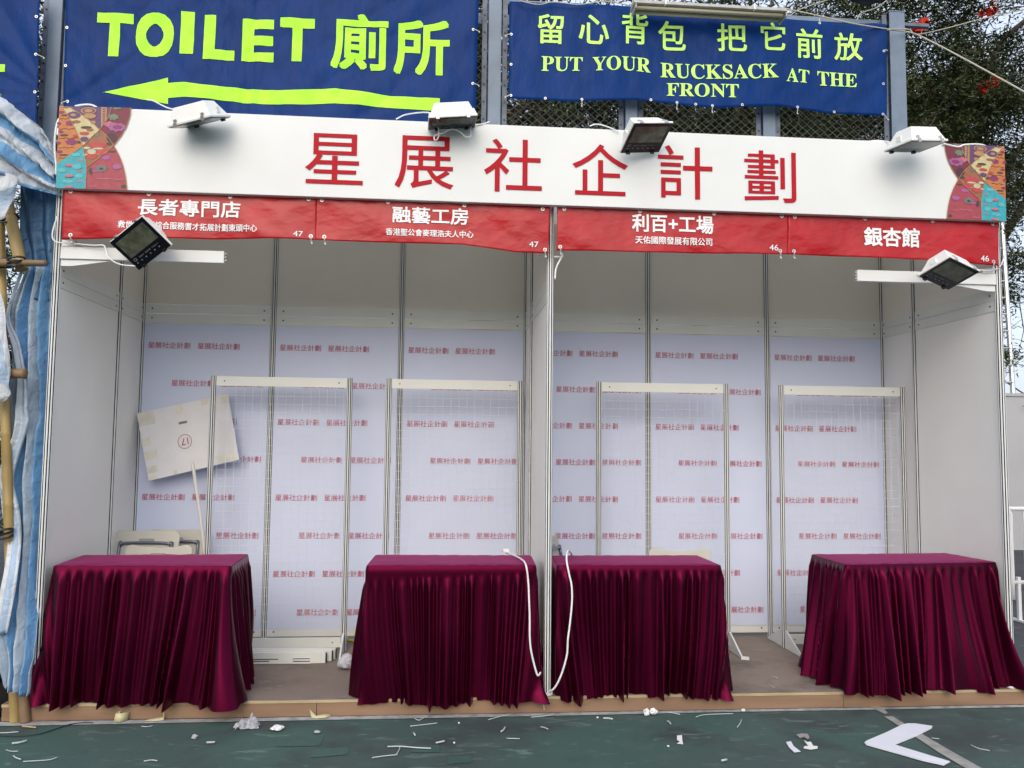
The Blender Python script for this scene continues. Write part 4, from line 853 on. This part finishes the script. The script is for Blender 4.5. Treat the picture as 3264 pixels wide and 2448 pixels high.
# ============================================================ LITTER ON THE COURT
wA = lambda x, y: (x * .31646, 2200 + y * .31646)
wB_ = lambda x, y: (650 + x * .33906, 2200 + y * .33906)
wC = lambda x, y: (1400 + x * .36166, 2200 + y * .36166)
wD = lambda x, y: (2200 + x * .48101, 2200 + y * .48101)
LG = 'cut cable ties and scraps on the court'
def scrap(name, win, pts, r, label, cat='cable tie', m=ZIP, head=False, z=GZ):
    P = smooth([at(*win(*p), 'z', z + r + .0055) for p in pts], 4) if len(pts) > 2 else [at(*win(*p), 'z', z + r + .0055) for p in pts]
    q = MB().tube(P, r * .8, 6)
    if head: q.obox(P[0], (.006, 0, 0), (0, .005, 0), (0, 0, .004))
    return tag(q.build(name, m, smooth=not head), label, cat, LG)
scrap('cable_tie', wA, [(-30, 428), (60, 428), (185, 418)], .003, 'long clear cable tie lying level at the far left', head=True)
scrap('cable_offcut', wA, [(120, 535), (200, 525), (270, 505)], .006, 'short thick white cable piece near the left edge', 'cable scrap')
scrap('cable_tie', wA, [(60, 600), (110, 614), (185, 614)], .0025, 'thin grey cable tie below the thick white cable piece at left')
scrap('cable_tie', wA, [(135, 660), (165, 682), (210, 695)], .004, 'short slanted cable tie at the bottom left')
scrap('cable_tie', wA, [(232, 718), (400, 708), (500, 700), (578, 676)], .003, 'longest cable tie at the bottom left with a curled right end')
scrap('wood_splinter', wA, [(225, 363), (365, 375)], .005, 'pale wood splinter by the bamboo feet', 'wood scrap', mat('pale wood', (.5, .36, .18), .7))
scrap('cable_tie', wA, [(1425, 362), (1480, 368), (1540, 356)], .0025, 'curved cable tie below the two tape curls at left')
scrap('cable_tie', wA, [(1448, 716), (1520, 703), (1585, 710)], .0035, 'bent cable tie alone at the bottom, below the left table')
scrap('cable_offcut', wA, [(2080, 526), (2165, 523)], .0065, 'stubby white cable piece below the left table corner', 'cable scrap')
scrap('cable_tie', wB_, [(1580, 635), (1680, 620), (1820, 606)], .0035, 'lower tie of the linked pair of cable ties', head=False)
scrap('cable_tie', wB_, [(1845, 525), (1835, 560), (1808, 606)], .0035, 'short upright tie joining the linked pair of cable ties')
scrap('cable_tie', wB_, [(1725, 530), (1850, 528), (2000, 540), (2135, 546)], .0045, 'upper tie of the linked pair of cable ties')
scrap('cable_tie', wB_, [(1940, 338), (2080, 322), (2195, 308)], .003, 'cable tie below the table left of the middle post, above a small white bit')
scrap('cable_tie', wB_, [(1975, 262), (2020, 282), (2060, 262), (2110, 243)], .003, 'crossed cable tie on the white line under the second table')
scrap('cable_offcut', wB_, [(1970, 398), (1985, 422)], .006, 'small white cable bit under the second table', 'cable scrap')
scrap('cable_tie', wC, [(432, 260), (520, 236), (625, 212)], .003, 'cable tie slanting across the white line left of the middle post')
scrap('cable_offcut', wC, [(545, 365), (565, 350), (580, 325)], .006, 'upright curved white cable piece below the middle post', 'cable scrap')
scrap('cable_tie', wC, [(593, 424), (710, 427)], .0035, 'straight cable tie below the upright cable piece')
scrap('cable_tie', wC, [(810, 237), (900, 230), (1010, 215)], .003, 'cable tie at the foot of the stage right of the middle post')
scrap('cable_tie', wC, [(893, 322), (925, 328), (960, 343)], .0035, 'short drooping cable tie below the middle post')
scrap('cable_offcut', wC, [(1445, 247), (1490, 247), (1530, 254)], .006, 'white cable piece left of the crumpled tissue', 'cable scrap')
scrap('cable_tie', wC, [(2010, 194), (2060, 200), (2122, 213)], .0035, 'cable tie right of the crumpled tissue on the line')
scrap('cable_offcut', wC, [(2010, 270), (2028, 280), (2040, 296)], .005, 'small bent cable piece below and right of the crumpled tissue', 'cable scrap')
scrap('cable_offcut', wC, [(-30, 464), (10, 456), (46, 447)], .006, 'white cable piece right of the linked cable ties', 'cable scrap')
scrap('cable_tie', wD, [(38, 178), (100, 162), (285, 155)], .003, 'long cable tie with a head lying under the third table')
scrap('cable_tie', wD, [(340, 195), (330, 220), (312, 245)], .0035, 'upright bent cable tie below the third table')
scrap('cable_tie', wD, [(1858, 362), (1910, 385), (1985, 400)], .003, 'curved cable tie at the far right of the court')
scrap('cable_tie', wD, [(1600, 316), (1650, 322)], .003, 'tiny cable tie beside the diagonal line at right')
scrap('cable_offcut', wD, [(207, 467), (243, 460)], .007, 'short white cable stub at the bottom right of centre', 'cable scrap')
zw = lambda x, y: (2250 + x * .1808, 1950 + y * .1808)
scrap('cable_tie', zw, [(1190, 1145), (1220, 1155), (1265, 1175)], .004, 'short cable tie on the stage deck between the two right tables', z=-.004)
scrap('cable_tie', zw, [(1100, 1280), (1150, 1310), (1215, 1335)], .0025, 'thin cable tie near the deck edge between the two right tables', z=-.004)
q = MB().tube([ya(1729, 2222, -.06), ya(1731, 2235, -.062), ya(1735, 2262, -.068)], .0035, 6); tag(q.build('cable_tie', ZIP), 'cable tie hanging over the stage edge at the middle post', 'cable tie', LG)
MTAPE = mat('masking tape', (.56, .52, .30), .6, var=.08, vscale=20)
def ribbon(name, pts_low, pts_up, m, label, cat):
    q = MB(); n = len(pts_low); q.add(list(pts_low) + list(pts_up), [(i, i + 1, n + i + 1, n + i) for i in range(n - 1)]); return tag(q.build(name, m, smooth=True, solid=.0012), label, cat)
yl = float(at(380, 2300, 'z', GZ)[1]) 
g1 = [at(*wA(x, y), 'z', GZ + .008) for x, y in ((1195, 300), (1150, 296), (1148, 318), (1200, 322), (1284, 302))]
ribbon('tape_curl', g1, [p + np.array([.004, .012, .045]) for p in g1], MTAPE, 'curled masking tape standing at the stage foot, left of the pointed one', 'tape')
g1 = [at(*wA(x, y), 'z', GZ + .008) for x, y in ((1450, 312), (1600, 308), (1650, 300))]
ribbon('tape_curl', g1, [g1[0] + np.array([.02, .02, .004]), g1[1] + np.array([.01, .03, .012]), g1[2] + np.array([-.004, .02, .05])], MTAPE, 'masking tape strip with a pointed end at the stage foot', 'tape')
g1 = [at(*wB_(x, y), 'z', GZ + .008) for x, y in ((1010, 262), (1060, 266), (1140, 260), (1192, 244))]
ribbon('tape_curl', g1, [g1[0] + np.array([-.015, .02, .045]), g1[1] + np.array([-.005, .02, .010]), g1[2] + np.array([0, .035, .012]), g1[3] + np.array([-.004, .01, .010])], MTAPE, 'masking tape strip lying between the two left tables', 'tape')
TIS = mat('white tissue', (.78, .78, .77), .8, bump=.5, bscale=50)
def litter(name, win, c, r, m, label, cat, seed): p = at(*win(*c), 'z', GZ + r[2] * .8 + .006); return blob(name, p, r, m, label, cat, seed)
def crumple(name, win, c, w_, d_, h_, m, label, cat, seed, ang=0):
    p = at(*win(*c), 'z', GZ + .006)
    def f(s, t):
        x, y = (s - .5) * w_ * (1 + .35 * noise.noise(Vector((t * 3, seed, 1)))), (t - .5) * d_ * (1 + .4 * noise.noise(Vector((s * 3, seed, 2))))
        e = 1 - max(abs(2 * s - 1), abs(2 * t - 1)) ** 3
        z = h_ * (abs(noise.noise(Vector((s * 4.2, t * 3.5, seed)))) * 2.2 + .5 * abs(noise.noise(Vector((s * 9, t * 8, seed + 5))))) * (.35 + .65 * e)
        return (p[0] + x * math.cos(ang) - y * math.sin(ang), p[1] + x * math.sin(ang) + y * math.cos(ang), p[2] + z)
    return tag(MB().grid(f, 14, 11, uv=False).build(name, m, solid=.0008), label, cat)
crumple('plastic_wrap', wB_, (405, 345), .13, .09, .045, mat('clear wrap', (.55, .56, .60), .12, alpha=.5), 'crumpled clear plastic wrap between the two left tables', 'plastic wrap', 12, .2)
litter('foam_chunk', wB_, (690, 352), (.03, .03, .012), TIS, 'flat white foam chunk beside the clear plastic wrap', 'foam', 5)
litter('plastic_scrap', wB_, (1065, 390), (.016, .012, .007), mat('grey scrap', (.4, .4, .4), .4), 'small grey plastic scrap right of the foam chunk', 'plastic scrap', 9)
litter('plastic_scrap', wA, (1960, 470), (.014, .012, .012), MATS['grey scrap'], 'small clear plastic ball below the left table', 'plastic scrap', 19)
ts = blob('crumpled_tissue', at(*wC(1825, 195), 'z', GZ + .022), (.018, .018, .02), TIS, None, None, 3)
tag(ts, 'crumpled white tissue on the line under the third table', 'tissue')
blob('tissue_fold', at(*wC(1885, 188), 'z', GZ + .022), (.022, .016, .018), TIS, None, None, 8, parent=ts)
litter('crumpled_tissue', wD, (352, 132), (.012, .01, .008), TIS, 'tiny white tissue ball at the stage foot right of the third table', 'tissue', 14)
def flat(name, win, pts, m, label, cat, th=.004, z=.006):
    P = [at(*win(*p), 'z', GZ + z) for p in pts]; q = MB(); q.prism(P[::-1], (0, 0, th)); return tag(q.build(name, m), label, cat)
FOAM = mat('white foam board', (.72, .73, .80), .6, var=.03)
flat('foam_board', wD, [(1155, 352), (1170, 340), (1300, 285), (1400, 236), (1440, 226), (1490, 226), (1605, 243), (1600, 255), (1500, 305), (1352, 366), (1480, 405), (1600, 442), (1722, 478), (1680, 500), (1540, 470), (1400, 430), (1220, 380), (1165, 364)], FOAM, 'large white L shaped foam board on the court at right', 'foam board', .006)
flat('paper_strip', wD, [(635, 345), (668, 340), (685, 372), (732, 408), (690, 413), (655, 380)], FOAM, 'white paper strip on the court left of the foam board', 'paper', .002)
flat('torn_paper', wC, [(2095, 402), (2140, 398), (2142, 440), (2150, 478), (2098, 470), (2122, 455), (2096, 440)], TIS, 'torn white paper label below the third table', 'paper', .002)
flat('torn_paper', wD, [(755, 337), (775, 350), (800, 348), (815, 375), (845, 378), (842, 388), (800, 394), (752, 386), (760, 376), (785, 378)], TIS, 'torn cream paper right of the white paper strip', 'paper', .006)
flat('torn_paper', wD, [(703, 300), (740, 293), (780, 297), (790, 318), (778, 328), (755, 312), (725, 318)], mat('grey foil', (.3, .29, .27), .4), 'grey crumpled foil above the white paper strip', 'foil', .006)
for i, (wn, x, y, lb) in enumerate(((wC, 133, 463, 'round white bead right of the linked cable ties'), (wC, 1395, 240, 'white bead left of a cable piece under the third table'), (wC, 2018, 492, 'white bead below the torn paper label'), (wC, 173, 288, 'square white bit under the second table'))):
    blob('foam_bead', at(*wn(x, y), 'z', GZ + .008), (.006, .006, .005), TIS, lb, 'foam bead', i, n=2)
cable('black_cable', 'thin black cable curving across the court at the lower left', [at(*wA(x, y), 'z', GZ + .007) for x, y in ((-200, 440), (0, 458), (200, 462), (400, 440), (550, 395), (700, 345), (830, 328), (940, 328))], .0028, BLACK)
# ============================================================ TREES
def leafmat(name, a, b, c):
    m = bpy.data.materials.new(name); m.use_nodes = True; n = m.node_tree; p = n.nodes['Principled BSDF']; L = n.links
    tc = n.nodes.new('ShaderNodeTexCoord'); t = n.nodes.new('ShaderNodeTexNoise'); t.inputs['Scale'].default_value = 1.6; t.inputs['Detail'].default_value = 8; L.new(tc.outputs['Object'], t.inputs[0])
    r = n.nodes.new('ShaderNodeValToRGB'); e = r.color_ramp.elements; e[0].position = .32; e[0].color = (*a, 1); e[1].position = .68; e[1].color = (*c, 1); k = e.new(.5); k.color = (*b, 1)
    L.new(t.outputs[0], r.inputs[0]); L.new(r.outputs[0], p.inputs['Base Color']); p.inputs['Roughness'].default_value = .6; p.inputs['Specular IOR Level'].default_value = .25; return m
LEAF = leafmat('feathery leaves', (.022, .033, .013), (.045, .068, .022), (.100, .095, .038))
BARK = mat('grey brown bark', (.075, .062, .052), .9, var=.4, vscale=9, bump=.6, bscale=14, stretch=(1, 1, .4))
FLOW = mat('scarlet petals', (.62, .03, .012), .6, var=.2, vscale=12)
def tree(name, x, y, crown, rad, seed, label, ntip=130, per=95, trunk_r=.2, lean=(0, 0), flowers=(), twigs=40, leaf=1.0, dense=2.2):
    rng = np.random.default_rng(seed); t = thing(name, (x, y, GZ), label, 'tree', 'trees beyond the fence')
    cx, cy, cz = crown; fork = np.array([x + lean[0], y + lean[1], cz - rad[2] * .95])
    tr = MB(); base = np.array([x, y, GZ])
    tr.tube(smooth([base, lerp(base, fork, .35) + np.array([.12, 0, 0]), lerp(base, fork, .7) - np.array([.08, 0, 0]), fork], 4), [trunk_r * (1 - .5 * k / 12) for k in range(13)], 10)
    tr.build('trunk', BARK, t, smooth=True)
    br = MB(); tips = []; nl = 7
    for k in range(nl):
        a = 2 * math.pi * k / nl + rng.uniform(-.4, .4)
        e = np.array([cx + rad[0] * .62 * math.cos(a), cy + rad[1] * .62 * math.sin(a), cz + rng.uniform(-.45, .35) * rad[2]])
        mid = lerp(fork, e, .5) + rng.normal(0, .18, 3) + np.array([0, 0, .25])
        L1 = smooth([fork, mid, e], 6); br.tube(L1, [trunk_r * .5 * (1 - .75 * i / (len(L1) - 1)) for i in range(len(L1))], 7)
        for j in range(6):
            s0 = L1[rng.integers(4, len(L1))]; d = rng.normal(0, 1, 3); d /= np.linalg.norm(d); e2 = s0 + d * np.array(rad) * rng.uniform(.35, .65)
            L2 = smooth([s0, lerp(s0, e2, .5) + rng.normal(0, .12, 3), e2], 4); br.tube(L2, [trunk_r * .16 * (1 - .7 * i / (len(L2) - 1)) for i in range(len(L2))], 5)
            for _ in range(4):
                s1 = L2[rng.integers(3, len(L2))]; e3 = s1 + rng.normal(0, .42, 3); br.tube([s1, lerp(s1, e3, .5) + rng.normal(0, .06, 3), e3], [.016, .012, .005], 4, False); tips.append(e3)
    for _ in range(twigs):
        d = rng.normal(0, 1, 3); d /= np.linalg.norm(d); s0 = np.array(crown) + d * np.array(rad) * rng.uniform(.4, .95); e = s0 + rng.normal(0, .5, 3); br.tube([s0, lerp(s0, e, .5) + rng.normal(0, .08, 3), e], [.012, .009, .004], 3, False)
    br.build('branch', BARK, t, smooth=True)
    while len(tips) < ntip:
        d = rng.normal(0, 1, 3); d /= np.linalg.norm(d); tips.append(np.array(crown) + d * np.array(rad) * rng.uniform(.25, 1.0) ** .7)
    # each tip carries feathery fronds of narrow leaflets
    V_, F_ = [], []
    T = np.array(tips); per = int(per * dense); n = len(T) * per
    c = np.repeat(T, per, 0) + rng.normal(0, 1, (n, 3)) * np.array([.22, .22, .10])
    d = rng.normal(0, 1, (n, 3)); d[:, 2] = d[:, 2] * .45 - .25; d /= np.linalg.norm(d, axis=1)[:, None]
    s = np.cross(d, rng.normal(0, 1, (n, 3)) * .5 + np.array([0, 0, 1])); s /= np.linalg.norm(s, axis=1)[:, None]
    ln = rng.uniform(.03, .085, n)[:, None] * leaf; wd = rng.uniform(.008, .018, n)[:, None] * leaf
    vs = np.stack([c - d * ln, c + s * wd, c + d * ln, c - s * wd], 1).reshape(-1, 3) - np.array([x, y, GZ])
    me = bpy.data.meshes.new('crown'); me.vertices.add(4 * n); me.vertices.foreach_set('co', vs.ravel()); me.loops.add(4 * n); me.loops.foreach_set('vertex_index', np.arange(4 * n)); me.polygons.add(n); me.polygons.foreach_set('loop_start', np.arange(n) * 4); me.polygons.foreach_set('loop_total', np.full(n, 4)); me.materials.append(LEAF); me.update()
    o = bpy.data.objects.new('crown', me); C.objects.link(o); o.parent = t
    for (u, v, yy, r) in flowers:
        p = at(u, v, 'y', yy); q = MB()
        for k in range(9):
            dd = rng.normal(0, 1, 3); dd /= np.linalg.norm(dd); ss = np.cross(dd, rng.normal(0, 1, 3)); ss /= np.linalg.norm(ss); a = p + dd * r * .15
            q.add([a, a + dd * r * .6 + ss * r * .6, a + dd * r, a + dd * r * .6 - ss * r * .6], [(0, 1, 2, 3)])
        q.build('red_flower', FLOW, t)
    return t
tree('feathery_tree', -2.0, 6.2, (-1.6, 6.0, 6.9), (2.2, 1.5, 2.3), 1, 'dark feathery tree seen in the gap left of the toilet banner', 230, 100, twigs=60)
tree('feathery_tree', 2.9, 6.6, (3.0, 6.3, 6.6), (2.3, 1.4, 2.2), 2, 'dark tree behind the chain link between the two blue banners', 260, 100, twigs=60)
tree('feathery_tree', 6.4, 7.4, (6.2, 6.9, 6.9), (2.3, 1.5, 2.2), 3, 'dark tree behind the right half of the rucksack banner', 250, 100, twigs=60)
tree('flowering_tree', 12.4, 10.2, (10.6, 8.9, 8.0), (3.2, 1.8, 3.2), 4, 'tall feathery tree with red flowers right of the fence corner post', 520, 110, .34, (-1.2, -.6), [(2935, 85, 8.0, .15), (2925, 92, 8.0, .11), (3140, 45, 8.0, .11), (3165, 25, 8.0, .11), (3150, 272, 7.8, .15), (3165, 262, 7.8, .11), (3135, 278, 7.8, .11), (2975, 300, 8.0, .07), (2940, 78, 7.9, .11)], 170)
tree('feathery_tree', 11.3, 9.8, (11.4, 9.4, 4.8), (1.7, 1.1, 2.9), 8, 'low dark tree behind the ladder at the right edge', 260, 90, .26, (-.1, 0), (), 120)
tree('filler_tree', -4.2, 5.6, (-3.6, 5.2, 3.0), (2.2, 1.2, 2.9), 9, 'leafy tree added to darken the gap behind the tarpaulin at the left edge', 200, 100, .18)  # added so the gap by the bamboo reads dark instead of bright sky
tree('feathery_tree', 15.5, 14, (14.5, 13, 8.5), (3.2, 2, 4.0), 5, 'thin bare twigged tree farthest to the right behind the ladder', 170, 70, .3, (-.6, 0), (), 200)

# unseen dark tree belt, added behind the camera to block low horizon light
q = MB(); rng = random.Random(5)
def belt(s, t):
    x = -60 + 125 * s; z = GZ + 4.2 * t * (1 + .25 * noise.noise(Vector((x * .15, 1, 0))))
    return (x, -21 - 2.5 * math.sin(t * 2.6) + 1.2 * noise.noise(Vector((x * .35, z * .5, 4))), z)
q.grid(belt, 160, 14, uv=False); tag(q.build('shading_belt', LEAF), 'unseen belt of trees added behind the camera to cut low horizon light', 'shading belt', kind='stuff')
